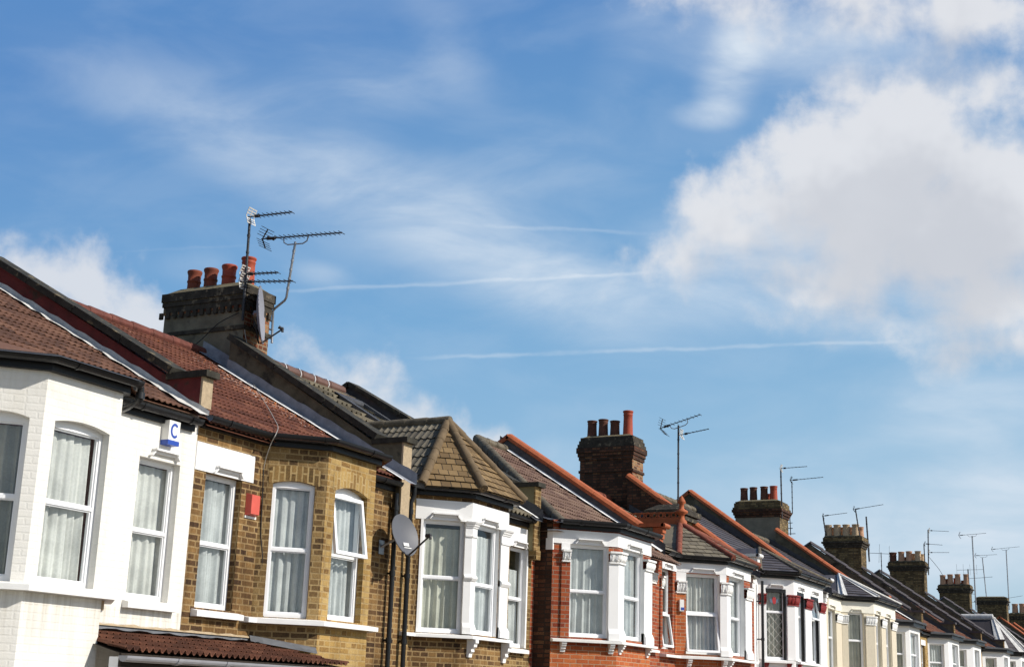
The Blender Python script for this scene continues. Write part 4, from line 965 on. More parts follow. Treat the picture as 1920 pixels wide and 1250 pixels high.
chimney(H7.h, 49.95, 51.05, 14.62, 16.3, 3.5, 6.85, ('grey_render', 'yellow_chimney', 'dark_brick', 'yellow_chimney'),
        [(6.82, 6.92, .03), (6.92, 7.02, .07), (7.02, 7.12, .11), (7.12, 7.2, .08, 1), (7.2, 7.36, .04, 1), (7.36, 7.42, .0, 1)],
        [(50.4, 16.1, 7.4, 7.98, 'terracotta_dark', 'tall'), (50.4, 15.74, 7.4, 8.0, 'terracotta_dark', 'tall'), (50.4, 15.33, 7.4, 8.01, 'terracotta_dark', 'tall'), (50.4, 14.97, 7.4, 8.02, 'terracotta_red', 'tall'), (50.85, 15.3, 7.4, 7.8, 'terracotta_red', 'tall')], .145)

# ---------------------------------------------------------------- plainer white bays further along
def plain_house(label, X0, X1, bay, ze, Lw, Fw, mainw=None, tile='tile_red', zr=5.7, wall='yellow_chimney', mat='white', cop='tile', cmat='coping_purple', apex=(15.15, 6.6), zk=3.9, cm='net_dim', turr=None, flat=True, stop=None):
    P0, P1, P2 = bay
    H = shell(label, X0, X1, bay, ze, 'stock_clean', mat, mat, Lw=Lw, Fw=Fw, mainL=[mainw] if mainw else [], dep=.14)
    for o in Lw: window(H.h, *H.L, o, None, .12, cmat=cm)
    for o in Fw: window(H.h, *H.F, o, None, .12, cmat='net')
    if mainw:
        window(H.h, *mains(X0, X1), (mainw[0] - X0, mainw[1] - X0, *mainw[2:]), None, .12, cmat='net_dim')
        band(H.h, 'lintel', mains(X0 + .2, mainw[1] + .15), mainw[3], mainw[3] + .2, .015, M['white'])
    sill(H.h, H.P, 1.3, .12, .08, mat)
    roof_main(H, tile, zr, z_edge=ze + .2, nv=12, tw=.32, lip=.02, amp=.025, kind='roll', sub=4)
    ridge(H, 'hip_grey')
    if flat:
        f = MB(); pp = [(P0[0] - .1, 11)] + H.P[1:3] + [(H.P[3][0] + .1, 11)]
        o_ = offset(H.P, .2); top = [(x, y, ze + .2) for x, y in o_]; inn = [(P0[0], 11.9, ze + .42), (P1[0], 11.9, ze + .42), (P2[0], 11.9, ze + .42), (H.P[3][0], 11.9, ze + .42)]
        f.grid([top, inn], 0, False); build(f, 'bay_roof', M['lead_dark'], H.h)
        band(H.h, 'fascia', H.P, ze + .02, ze + .19, .17, M['black_wood'])
        band(H.h, 'lead_roll', H.P, ze + .15, ze + .22, .24, M['lead_dark'])
    else: gutter_run(H.h, H.P, ze, clips=False)
    gutter_run(H.h, [(H.P[3][0], 11), (X1 - .2, 11)], ze, go=.07, clips=False)
    if P0[0] - X0 > .4: gutter_run(H.h, [(X0 + .15, 11), P0], ze, go=.07, clips=False)
    parapet(H.h, X1, zk, apex, H.zroof, cop, cmat, 'dark_brick' if wall == 'dark_brick' else 'dark_render', 'stock', zpb=ze + .25, seg=.62, kneel='cap', stop=stop)
    flashing(H.h, X1, H.zroof, 10.7, 15, .18, .2, 'lead_dark', .05, .03)
    return H
H8 = plain_house('plain white bay house with lead bay roof next to the cream roughcast house', 50.2, 56.08, [(50.22, 11), (50.88, 10.315), (52.67, 10.315)], 2.98, [(.3, .78, 1.3, 2.78)], [(.13, 1.52, 1.3, 2.8)], cm='net_dim')
fw = MB(); fw.grid([[(55.9, 10.75 + i * .3, H8.zroof(10.75 + i * .3) + .12) for i in range(10)], [(55.7, 10.75 + i * .3, H8.zroof(10.75 + i * .3) + .09) for i in range(10)]], 0, False); build(fw, 'mortar_fillet', M['mortar_white'], H8.h)
H9 = plain_house('white bay house with a pale blind drawn in its wide bay window', 56.08, 62.91, [(57.63, 11), (58.3, 10.33), (60.7, 10.33)], 2.95, [(.08, .75, 1.3, 2.74)], [(.81, 2.14, 1.3, 2.79)], (56.3, 57.0, 1.3, 2.62), apex=(15.2, 6.62), zk=3.87, zr=5.7, cm='net_blue', stop=14.75)
H10 = plain_house('white bay house with dull red tiles, fourth from the right edge', 62.95, 69.9, [(62.98, 11), (63.7, 10.27), (65.78, 10.27)], 3.0, [(.3, .7, 1.3, 2.77)], [(.38, 1.64, 1.3, 2.81)], apex=(15.5, 6.8), zk=3.9, zr=5.8)
H11 = plain_house('white bay house just before the silver turret, third from the right edge', 69.9, 77.0, [(70.72, 11), (71.58, 10.14), (73.5, 10.14)], 3.0, [(.18, .8, 1.3, 2.75)], [(.04, 1.26, 1.3, 2.81)], apex=(15.0, 6.52), zk=3.9, zr=5.6, stop=14.75)
H12 = plain_house('white bay house under the silver lead hipped turret', 77.0, 84.0, [(77.1, 11), (77.9, 10.2), (80.2, 10.2)], 3.1, [(.25, .8, 1.3, 2.85)], [(.3, 1.7, 1.3, 2.88)], flat=False, tile='slate', apex=(15.0, 6.6), zk=4.0, zr=5.7)
turret(H12, (78.75, 11.6, 5.12), 3.3, 'slate', 'lead_pale', nv=8, tw=.3, lead=.34)
lr = MB(); lr.tube([(78.75, 11.6, 5.12), (78.75, 13.2, 5.12)], .18, 10); build(lr, 'lead_ridge', M['lead_pale'], H12.h)
def far_house(label, X0, X1, apex, cop='tile', cmat='coping_purple', tile='slate', zr=5.9):
    H = House(); H.X0, H.X1, H.ze = X0, X1, 3.1
    H.h = thing('terraced_house', label, 'house', ((X0 + X1) / 2, 11, -2.6), HG)
    w = MB(); panel(w, (X0, 11), (X1, 11), -2.6, 3.25, [(3.9, 4.7, 1.3, 2.9)], 0, 0, .12); w.poly([(X1, 19, -2.6), (X0, 19, -2.6), (X0, 19, 3.25), (X1, 19, 3.25)]); build(w, 'wall', M['stock'], H.h)
    window(H.h, (X0, 11), (X1, 11), (3.9, 4.7, 1.3, 2.9), None, .1, cmat='net_dim')
    b = MB(); P = [(X0 + .4, 11), (X0 + 1.1, 10.3), (X0 + 2.9, 10.3), (X0 + 3.6, 11)]
    ops = [(.2, .8, 1.3, 2.8)], [(.3, 1.5, 1.3, 2.8)], []
    for (a, c), o in zip(zip(P, P[1:]), ops): panel(b, a, c, -2.6, 3.1, o, 0, 0, .12)
    build(b, 'bay', M['white'], H.h)
    window(H.h, P[0], P[1], ops[0][0], None, .1, cmat='net_dim'); window(H.h, P[1], P[2], ops[1][0], None, .1, cmat='net_dim')
    f = MB(); f.grid([[(x, y, 3.2) for x, y in offset(P, .2)], [(x, 11.8, 3.5) for x, y in P]], 0, False); build(f, 'bay_roof', M['lead_dark'], H.h)
    band(H.h, 'fascia', P, 3.05, 3.19, .17, M['black_wood'])
    roof_main(H, tile, zr, z_edge=3.25, nv=10, tw=.4, lip=.02, kind='flat', sub=1); ridge(H, 'hip_grey')
    parapet(H.h, X1, 4.0, apex, H.zroof, cop, cmat, 'dark_render', 'stock', zpb=3.2, seg=.62)
    return H
H13 = far_house('slate roofed house behind the silver turret with four buff pots on its stack', 84, 91, (15, 6.65))
H14 = far_house('slate roofed house before the potless brick chimney', 91, 98, (15, 6.7))
H15 = far_house('slate roofed house carrying the broad chimney without pots', 98, 105, (15, 6.9), 'round', 'coping_red')
H16 = far_house('brown roofed house beyond the broad potless chimney', 105, 112, (15, 6.9), 'round', 'coping_red', 'tile_brown')
H17 = far_house('farthest house, its chimney with two buff pots at the right edge', 112, 119, (15, 7), 'round', 'coping_red', 'tile_brown')
YC = ('yellow_chimney', 'yellow_chimney', 'soot_stone', 'yellow_chimney')
def far_chimney(H, x0, x1, y0, y1, zt, pots, r=.15):
    return chimney(H.h, x0, x1, y0, y1, 3.5, zt - .5, YC, [(zt - .52, zt - .42, .04), (zt - .42, zt - .32, .08), (zt - .32, zt - .24, .14), (zt - .24, zt - .06, .08, 1), (zt - .06, zt, .04)], pots, r)
far_chimney(H9, 62.75, 63.75, 14.7, 16.3, 7.62, [(63.0, y, 7.6, 8.16, 'buff_pot', 'tall', .17) for y in (16.2, 15.8, 15.39, 14.97)] + [(63.5, y, 7.6, 8.1, 'pink_pot', 'tall', .16) for y in (16.1, 15.7, 15.3, 14.88)])
far_chimney(H11, 76.85, 77.6, 14.7, 16.5, 7.92, [(77.05, 16.34, 7.9, 8.42, 'terracotta_dark', 'roll', .19), (77.05, 15.9, 7.9, 8.45, 'pink_pot', 'tall', .17), (77.05, 15.49, 7.9, 8.47, 'pink_pot', 'tall', .17), (77.05, 15.02, 7.9, 8.47, 'buff_pot', 'tall', .17), (77.45, 15.75, 7.9, 8.2, 'terracotta_dark', 'tall', .15), (77.45, 15.3, 7.9, 8.38, 'buff_pot', 'tall', .15), (77.45, 14.9, 7.9, 8.35, 'buff_pot', 'tall', .15)])
far_chimney(H13, 90.85, 91.7, 14.7, 16.5, 7.9, [(91.05, 16.29, 7.88, 8.5, 'pink_pot', 'tall', .18), (91.05, 15.84, 7.88, 8.54, 'pink_pot', 'tall', .18), (91.05, 15.39, 7.88, 8.55, 'pink_pot', 'tall', .18), (91.05, 14.88, 7.88, 8.54, 'pink_pot', 'tall', .18), (91.5, 16.1, 7.88, 8.3, 'terracotta_dark', 'tall', .14), (91.5, 15.6, 7.88, 8.35, 'terracotta_red', 'tall', .14), (91.5, 15.15, 7.88, 8.2, 'terracotta_dark', 'tall', .14)])
far_chimney(H15, 104.9, 105.8, 14.5, 16.5, 8.22, [])
far_chimney(H17, 118.9, 119.8, 13.6, 16.3, 8.05, [(119.3, 15.85, 8.03, 8.82, 'pink_pot', 'tall', .24), (119.3, 15.3, 8.03, 8.84, 'pink_pot', 'tall', .24), (119.3, 14.7, 8.03, 8.84, 'pink_pot', 'tall', .24)])
CUMS = [(1640, 330, 330, 220, -28), (1400, 450, 240, 120, -10), (1850, 420, 260, 260), (1600, 540, 340, 100, 10), (1800, 540, 240, 100), (1700, 430, 300, 200), (1350, 420, 190, 110, -35), (1480, 500, 260, 100, 0), (1790, 200, 230, 110, -15), (1560, -40, 430, 110, 5), (1850, 30, 260, 115),
        (1880, 645, 150, 62), (150, 535, 165, 108, 35), (90, 510, 110, 80), (240, 610, 110, 80), (640, 725, 170, 95, 20), (750, 790, 130, 75), (880, 835, 140, 60, 10)]
CIRR = [(1420, 470, 290, 140, 0, 0.95), (1700, 590, 330, 90, 0, 0.85), (330, 220, 420, 110, 28, 0.3), (620, 330, 460, 150, 30, 0.51), (900, 450, 460, 150, 30, 0.59), (1080, 540, 330, 120, 18, 0.49), (700, 150, 300, 90, 0, 0.3), (1000, 330, 340, 150, -8, 0.21), (820, 40, 240, 80, 60, 0.16), (600, 515, 80, 34, 10, 0.35), (370, 500, 100, 50, 0, 0.35), (1180, 90, 190, 80, -60, 0.2), (1370, 130, 80, 140, 15, 0.8), (1330, 215, 90, 40, 0, 0.6), (1700, 1020, 420, 130, 0, 0.9), (1880, 960, 300, 150, 0, 0.9), (1830, 770, 300, 110, 0, 1.0), (1600, 900, 500, 120, 0, 0.3), (1050, 860, 120, 60, 0, 0.5), (1500, 80, 420, 120, 0, 0.75), (1300, 560, 260, 80, 10, 0.5)]
TRAILS = [(480, 548, 1290, 508, 6, .24), (740, 672, 1760, 636, 6, .28), (840, 420, 1260, 440, 6, .2), (180, 475, 520, 458, 4, .08)]
SKY_TINT = (1, 1, 1, 1)
SKY_K = .1
HAZE = [(0, (.105, .275, .60)), (.45, (.19, .42, .70)), (.75, (.315, .54, .75)), (1, (.46, .635, .77))]
HAZE_K = .87

# ------------------------------------------------------------------ things fixed to the houses
AG = 'television aerials on the chimneys'
def aerial(label, mast, heads, mmat='metal_dark', r=.02, lean=None, bracket=None):
    """mast: points; heads: (foot, tip, kind, n, element length)"""
    h = thing('tv_aerial', label, 'aerial', mast[0], AG)
    m = MB(); m.tube(mast, r, 8)
    for i in range(1, 6):
        a, b = Vector(mast[-2]), Vector(mast[-1]); p = a + (b - a) * i / 6; d = (b - a).normalized() * .02
        m.tube([p - d, p + d], r + .006, 8)
    build(m, 'mast', M[mmat], h)
    if bracket:
        k = MB()
        for (p, q) in bracket: k.tube([p, q], .014, 6)
        build(k, 'mast_bracket', M['metal_dark'], h)
    for hd in heads:
        a, b = Vector(hd[0]), Vector(hd[1]); kind, n, el = hd[2:5]; d = (b - a); L = d.length; u = d / L
        y = MB(); y.tube([a, b], .011, 6); vert = kind == 'comb'
        e = Vector((0, 0, 1)) if vert else Vector((1, 0, 0)); e = (e - u * e.dot(u)).normalized(); up = u.cross(e).normalized()
        if up.z < 0: up = -up
        for i in range(n):
            t = .22 + .78 * i / max(1, n - 1) if not vert else i / max(1, n - 1)
            l = el * (1.0 - .25 * t); p = a + d * t
            if not vert: y.tube([p - u * .008, p + u * .008], .015, 6)
            y.tube([p - e * l / 2, p + e * l / 2], .0065, 5)
        build(y, 'yagi_boom', M['metal_dark'], h)
        yo = bpy.data.objects[[c.name for c in h.children][-1]]
        if kind == 'vee':
            q = MB(); c = a + u * .02
            for s in (1, -1):
                w = (up * s + u * .55).normalized() if s > 0 else (-up + u * .5).normalized()
                q.tube([c, c + w * el * .75], .012, 6)
                for j in range(1, 5):
                    p = c + w * el * .75 * j / 4; q.tube([p - e * el * .7, p + e * el * .7], .0055, 5)
            q.tube([a + u * .12 - up * .0, a + u * .3], .028, 6)
            q.tube([a + u * .2 - e * el * .35, a + u * .2 + e * el * .35], .016, 6)
            build(q, 'reflector', M['metal_dark'], yo)
        elif kind == 'grid':
            q = MB(); c = a + u * .05
            for s in (1, -1):
                w = (up * s + u * .35).normalized()
                for j in range(1, 4):
                    p = c + w * .045 * j; q.hexa([p - e * .11 - w * .01, p + e * .11 - w * .01, p + e * .11 - w * .01 + u * .006, p - e * .11 - w * .01 + u * .006, p - e * .11 + w * .01, p + e * .11 + w * .01, p + e * .11 + w * .01 + u * .006, p - e * .11 + w * .01 + u * .006])
                for k in (-1, 0, 1): q.tube([c + e * .1 * k, c + e * .1 * k + w * .145], .008, 5)
            build(q, 'reflector', M['metal_white'], yo)
            q = MB(); p = a + u * .2; q.tube([p - u * .04, p + u * .04], .03, 8); build(q, 'cable_box', M['metal_dark'], yo)
        if kind == 'vee' and len(hd) > 5:
            q = MB(); t = hd[5]; p = a + d * t; lo = -up * .14
            q.tube([p - u * .26, p - u * .24 + lo * .7, p - u * .16 + lo, p + u * .16 + lo, p + u * .24 + lo * .7, p + u * .26], .011, 6); build(q, 'boom_cradle', M['metal_grey'], yo)
    return h
aerial('tall dark mast on the big sooty chimney with three small aerials and pale grid reflectors', [(17.75, 14.18, 5.9), (17.75, 14.21, 7.66)],
       [((17.75, 14.26, 7.7), (17.75, 13.36, 7.67), 'grid', 9, .22), ((17.75, 14.3, 6.7), (17.75, 13.55, 6.65), 'grid', 8, .22), ((17.75, 14.3, 6.57), (17.75, 13.24, 6.47), 'grid', 9, .26)], r=.022,
       bracket=[((17.75, 14.19, 6.0), (17.85, 14.28, 6.0)), ((17.75, 14.19, 6.25), (17.85, 14.28, 6.25))])
aerial('long yagi aerial on a bright cranked mast at the front of the big sooty chimney', [(18.6, 14.2, 5.72), (18.6, 14.23, 6.28), (18.6, 14.19, 6.33), (18.6, 14.0, 6.45), (18.6, 13.97, 6.5), (18.6, 13.87, 7.48)],
       [((18.6, 14.6, 7.62), (18.6, 12.93, 7.53), 'vee', 15, .26, .44)], 'metal_grey', .021,
       bracket=[((18.6, 14.22, z), (18.45, 14.24, z)) for z in (5.8, 5.95, 6.1)])
aerial('thin pole above the stub chimney with a broad upper yagi and white box', [(34.8, 12.92, 4.95), (34.8, 12.92, 7.27)],
       [((34.8, 13.45, 7.21), (34.8, 12.31, 7.52), 'vee', 9, .34, .47), ((34.8, 12.9, 7.0), (34.8, 12.08, 7.12), 'grid', 7, .16)], 'metal_dark', .026)
aerial('rusty foot mast with one short yagi on the grey rendered chimney', [(50.0, 14.55, 6.75), (50.0, 14.57, 8.6)], [((50.0, 14.62, 8.6), (50.0, 13.6, 8.63), 'grid', 7, .16)], r=.028)
aerial('thin cranked mast standing out in front of the grey rendered chimney', [(51.2, 14.58, 6.3), (51.2, 14.6, 6.95), (51.2, 14.5, 7.1), (51.2, 14.5, 8.3)], [((51.2, 14.58, 8.34), (51.2, 13.33, 8.41), 'vee', 8, .2)], r=.018,
       bracket=[((51.2, 14.75, 6.35), (51.2, 14.4, 6.35)), ((51.2, 14.7, 6.55), (51.2, 14.5, 6.55)), ((51.2, 14.7, 6.75), (51.2, 14.5, 6.75))])
aerial('leaning mast at the left end of the row of buff pots', [(62.8, 16.25, 7.55), (62.8, 16.38, 8.55)], [((62.8, 16.42, 8.55), (62.8, 15.3, 8.66), 'vee', 8, .16)], r=.03)
aerial('leaning mast before the front buff pot, its yagi pointing up to the right', [(62.7, 14.7, 7.4), (62.7, 14.88, 8.79)], [((62.7, 15.0, 8.79), (62.7, 13.66, 8.97), 'vee', 8, .2)], r=.028)
aerial('bare dark pole on the right side of the buff potted chimney', [(63.9, 14.61, 6.6), (63.9, 14.69, 8.62)], [], r=.036)
aerial('comb aerial with upright rods on a thin pole between the buff and mixed pot chimneys', [(68, 14.97, 6.2), (68, 14.98, 7.45)], [((68, 15.53, 7.43), (68, 14.6, 7.37), 'comb', 3, 1.0)], r=.02)
aerial('tall dark mast with three stacked yagis beside the mixed pot chimney', [(77.0, 14.5, 7.2), (77.0, 14.43, 9.6)], [((77.0, 14.45, 9.56), (77.0, 13.37, 9.48), 'grid', 5, .15), ((77.0, 14.69, 8.86), (77.0, 13.73, 8.77), 'vee', 7, .18), ((77.0, 14.5, 8.39), (77.0, 13.4, 8.37), 'grid', 4, .15)], r=.03)
aerial('short thin mast just left of the three stacked yagis', [(76.9, 14.64, 7.2), (76.9, 14.66, 8.82)], [], r=.026)
aerial('very tall ringed pole whose yagi is the highest of the far group', [(91.9, 14.51, 6.4), (91.9, 14.53, 11.0)], [((91.9, 15.37, 11.05), (91.9, 13.7, 11.15), 'vee', 8, .3, .5)], 'metal_grey', .04, bracket=[((91.9, 14.52, 6.9), (91.7, 14.75, 6.9)), ((91.9, 14.52, 7.4), (91.7, 14.75, 7.4))])
aerial('comb aerial of upright rods over the far buff pots', [(91, 14.72, 7.8), (91, 14.74, 8.85)], [((91, 15.41, 8.8), (91, 13.82, 8.82), 'comb', 5, .75), ((91, 14.73, 8.27), (91, 13.33, 8.36), 'comb', 2, .1)], r=.034)
aerial('leaning pole rising from the back of the potless chimney', [(105.3, 15.87, 8.1), (105.3, 16.02, 11.03)], [((105.3, 16.56, 11.19), (105.3, 15.02, 11.25), 'vee', 8, .26, .4)], 'metal_grey', .034)
aerial('straight pole at the front edge of the potless chimney, nearest the right edge', [(105.6, 14.42, 7.4), (105.6, 14.41, 11.6)], [((105.6, 15.43, 11.65), (105.6, 13.5, 11.81), 'vee', 7, .26, .5), ((105.6, 14.41, 8.22), (105.6, 13.5, 8.37), 'comb', 2, .1)], 'metal_grey', .036)

def dish(label, c, n, D, wallpt, lnb_len=.5, mat='dish_grey', pole=True, mark=True):
    h = thing('satellite_dish', label, 'satellite dish', wallpt, 'satellite dishes')
    c = Vector(c); n = Vector(n).normalized(); u = Vector((0, 0, 1)).cross(n).normalized(); v = n.cross(u)
    mb = MB(); R = D / 2; rows = []
    for side in (1, -1):
        rows = []
        for j in range(9):
            r = R * j / 8; dz = .16 * R * (j / 8) ** 2 - (0 if side > 0 else .012)
            rows.append([c + u * r * .93 * math.cos(t) + v * r * (1.0 + (.12 * max(0, -math.sin(t)) ** 3)) * math.sin(t) + n * dz for t in [2 * math.pi * k / 32 for k in range(33)]])
        mb.grid(rows)
    rim = [p for p in rows[-1]]
    mb.tube([p + n * .004 for p in rim], .008, 6, caps=False)
    build(mb, 'reflector_dish', M[mat], h)
    a = MB(); foot = c - v * R * 1.1 + n * .1 * R; end = c + n * lnb_len * .95 - v * R * .62
    a.tube([c - n * .05 - v * .3 * R, foot - n * .04, foot, end], .014, 8); build(a, 'feed_arm', M['metal_dark'], h)
    l = MB(); dr = (c - end).normalized(); l.tube([end - dr * .02, end + dr * .03, end + dr * .07], [.02, .024, .03], 10); l.tube([end - v * .05, end + v * .03], .022, 8); build(l, 'lnb', M['metal_dark'], h)
    b = MB(); w = Vector(wallpt); back = c - n * .06
    b.tube([w, (w + back) / 2 + Vector((0, 0, .0)), back], .02, 8); b.box(w.x - .07, w.x + .07, w.y - .012, w.y + .0, w.z - .1, w.z + .1); b.tube([back, c - n * .01], .06, 8)
    build(b, 'wall_bracket', M['metal_grey'], h)
    if mark:
        k = MB(); o = c - v * R * .62 + n * (.16 * R * .42 + .01)
        for i in range(4): k.poly([o + u * (-.06 + .03 * i), o + u * (-.034 + .03 * i), o + u * (-.034 + .03 * i) + v * .05, o + u * (-.06 + .03 * i) + v * .05])
        k.poly([o + u * -.06 - v * .03, o + u * .1 - v * .03, o + u * .1 - v * .018, o + u * -.06 - v * .018]); build(k, 'dish_marking', M['plastic_white'], h)
    return h
dish('grey satellite dish on the brick wall beside the two downpipes', (17.4, 10.67, 2.27), (-.16, -.95, .3), .59, (17.33, 10.99, 2.09), .5)
dish('large grey satellite dish seen edge-on at the front of the big sooty chimney', (17.92, 14.02, 6.04), (.5, -.855, .1), .92, (18.15, 14.22, 5.95), .42, mat='dish_pale', mark=False)

# burglar alarm boxes
def c_letter(mb, P, s, z, R, w, o):
    k = 22; a0, a1 = math.radians(42), math.radians(318); pi_, po = [], []
    for i in range(k + 1):
        t = a0 + (a1 - a0) * i / k
        po.append(P(s + R * .8 * math.cos(t), o, z + R * math.sin(t))); pi_.append(P(s + (R * .8 - w) * math.cos(t), o, z + (R - w) * math.sin(t)))
    for i in range(k): mb.poly([po[i], po[i + 1], pi_[i + 1], pi_[i]])
al = thing('alarm_box', 'white alarm box with blue letter C and blue base above the small window', 'alarm box', (12.575, 11, 2.72), 'burglar alarm boxes')
Pf = frame_of(*mains(12.46, 12.72)); b = MB(); b.obox(Pf, 0, .19, 0, .11, 2.80, 3.03); build(b, 'cover', M['plastic_white'], al)
b = MB(); b.obox(Pf, -.003, .193, 0, .113, 2.745, 2.80); build(b, 'base_strip', M['plastic_blue'], al)
b = MB(); c_letter(b, Pf, .1, 2.915, .088, .03, .1125); build(b, 'letter', M['plastic_blue'], al)
al = thing('alarm_box', 'faded red alarm box on brown brick between two windows', 'alarm box', (14.23, 11, 2.12), 'burglar alarm boxes')
b = MB(); pr = [(14.13, 10.998, 2.14), (14.34, 10.998, 2.14), (14.34, 10.998, 2.42), (14.13, 10.998, 2.42)]
i_ = [(14.15, 10.92, 2.16), (14.32, 10.92, 2.16), (14.32, 10.92, 2.40), (14.15, 10.92, 2.40)]
b.hexa([i_[0], i_[1], pr[1], pr[0], i_[3], i_[2], pr[2], pr[3]]); build(b, 'cover', M['plastic_red'], al)
b = MB(); b.box(14.12, 14.35, 10.985, 10.999, 2.11, 2.14); build(b, 'back_plate', M['plastic_white'], al)
Pf = frame_of(*H5.L); q = Pf(.11, 0, 2.0)
al = thing('alarm_box', 'slim white alarm box with small blue panel on orange brick pillar', 'alarm box', q, 'burglar alarm boxes')
b = MB(); b.obox(Pf, .06, .16, .02, .085, 2.03, 2.28); build(b, 'cover', M['plastic_white'], al)
b = MB(); b.obox(Pf, .085, .163, .02, .09, 2.05, 2.11); build(b, 'front_panel', M['plastic_blue'], al)

# porch canopy between the first two houses
pc = thing('porch_canopy', 'porch canopy with red brown corrugated tiles and grey gutter', 'porch', (12.9, 10.6, -2.6))
zp = lambda y: .36 + .2 * (y - 9.95)
t = MB(); tiles(t, lambda s, v: Vector((s, 9.9 + 1.1 * v, zp(9.9 + 1.1 * v))), (0, -.2, .98), 4, lambda v: 10.98 + .3 * v, lambda v: 15.02 - .6 * v, tw=.2, lip=.012, amp=.04, kind='pan', sub=12)
build(t, 'tiled_roof', M['tile_red'], pc)
t = MB(); t.poly([(10.98, 9.93, zp(9.9) - .02), (15.0, 9.93, zp(9.9) - .02), (14.4, 10.98, zp(11) - .03), (11.18, 10.98, zp(11) - .03)]); t.box(10.98, 15.0, 9.93, 9.96, .2, .335); build(t, 'roof_lining', M['timber_dark'], pc)
t = MB(); n = 26; X_ = [11.2 + 3.2 * i / n for i in range(n + 1)]
t.grid([[(x, 10.985, .65 + .004 * math.sin(i * 1.3)) for i, x in enumerate(X_)], [(x, 10.97, .60) for x in X_], [(x, 10.8 + .015 * math.sin(i * 2), zp(10.8) + .075 + .01 * math.sin(i * 1.7)) for i, x in enumerate(X_)]], 0, False)
Pb = frame_of((14.42, 11), (15.02, 10.4)); t.grid([[Pb(s, .012, zp(11 - s * .707) + .12) for s in (0, .2, .4, .6, .84)], [Pb(s, .16, zp(11 - s * .707 - .1) + .06) for s in (0, .2, .4, .6, .84)]], 0, False)
build(t, 'flashing', M['lead_mid'], pc)
t = MB(); t.grid([[(x, 10.988, .675 + .008 * math.sin(i * 2.3) + .006 * math.sin(i * 5)) for i, x in enumerate(X_)], [(x, 10.962, .65) for x in X_]], 0, False); build(t, 'mortar_joint', M['beige_render'], pc)
t = MB(); g = MB(); zc = .31; k = 8
prf = [(9.86 + .06 * math.cos(a), zc + .06 * math.sin(a)) for a in [math.pi + math.pi * i / k for i in range(k + 1)]]
g.prism([(10.93, y, z) for y, z in prf], (10.93, 0, 0), (15.06, 0, 0))
for x in (11.7, 12.5, 14.0): g.prism([(x, 9.86 + (y - 9.86) * 1.15, zc + (z - zc) * 1.15) for y, z in prf], (x, 0, 0), (x + .06, 0, 0))
g.tube([(12.53, 9.86, .27), (12.53, 9.86, .12), (12.53, 10.0, .0)], .035, 10); build(g, 'gutter', M['gutter_grey'], pc)
t = MB(); t.box(11.0, 11.12, 9.98, 10.1, -2.6, .3); build(t, 'post', M['upvc'], pc)
t = MB(); t.box(14.86, 14.98, 9.98, 10.1, -2.6, .3); build(t, 'post', M['upvc'], pc)
t = MB(); t.box(12.0, 12.08, 10.93, 10.99, -.05, .25); t.tube([(12.05, 10.9, .1), (12.2, 10.75, .06)], .04, 8); build(t, 'porch_lamp', M['upvc'], pc)

# loose cables
def cable(label, pts, mat, r=.008):
    # smooth the polyline
    P_ = [Vector(p) for p in pts]; out = []
    for i in range(len(P_) - 1):
        a, b, c, d = P_[max(i - 1, 0)], P_[i], P_[i + 1], P_[min(i + 2, len(P_) - 1)]
        for j in range(8):
            t = j / 8; out.append(.5 * ((2 * b) + (-a + c) * t + (2 * a - 5 * b + 4 * c - d) * t * t + (-a + 3 * b - 3 * c + d) * t ** 3))
    out.append(P_[-1]); m = MB(); m.tube([p for p in out], r, 5); o = build(m, 'cable', M[mat]); return tag(o, label, 'cable')
zr2 = H2.zroof
cable('pale cable trailing from the big chimney down the dark red roof to its gutter', [(17.79, 14.16, 5.75), (17.76, 13.98, 5.2), (17.719, 13.871, 4.865), (16.961, 13.126, 4.453), (16.24, 12.403, 4.053), (15.561, 11.737, 3.684), (15.15, 11.355, 3.473), (14.279, 10.72, 3.191), (14.265, 10.78, 3.055), (14.346, 10.9, 2.896), (14.396, 10.965, 2.755)], 'cable', .006)
cable('black cable hanging down the brown brick wall beside the bay', [(14.389, 10.96, 2.754), (14.424, 10.97, 2.417), (14.451, 10.97, 1.945), (14.487, 10.94, 1.613), (14.471, 10.97, 1.279), (14.512, 10.97, 1.051), (14.559, 10.9, 0.903)], 'cable_dark')
cable('black cable drooping across the sooty flank of the big chimney', [(17.79, 14.3, 6.05), (17.775, 14.7, 5.9), (17.77, 15.1, 5.6), (17.775, 15.5, 5.45), (17.79, 15.8, 5.5)], 'cable_dark')
cable('black cable hanging from the edge-on dish down the chimney front', [(18.0, 14.05, 5.5), (17.8, 14.15, 5.35), (17.785, 14.2, 5.0), (17.78, 14.15, 4.8)], 'cable_dark')
cable('thin wire sloping from the stacked yagis to the next chimney', [(77.0, 14.48, 8.2), (82, 14.8, 7.9), (91, 15.9, 7.7)], 'cable_dark', .012)

# ------------------------------------------------------------------ ground
g = MB(); g.poly([(-400, -400, -2.72), (600, -400, -2.72), (600, 600, -2.72), (-400, 600, -2.72)]); struct(g, 'ground', M['garden'])
g = MB(); g.poly([(-200, -3.5, -2.712), (400, -3.5, -2.712), (400, 4.5, -2.712), (-200, 4.5, -2.712)]); struct(g, 'road', M['asphalt'])
g = MB(); g.box(-200, 400, 4.5, 7.0, -2.716, -2.6); struct(g, 'pavement', M['paving'])
g = MB(); g.box(-200, 400, 7.0, 19.5, -2.714, -2.605); struct(g, 'front_gardens', M['garden'])

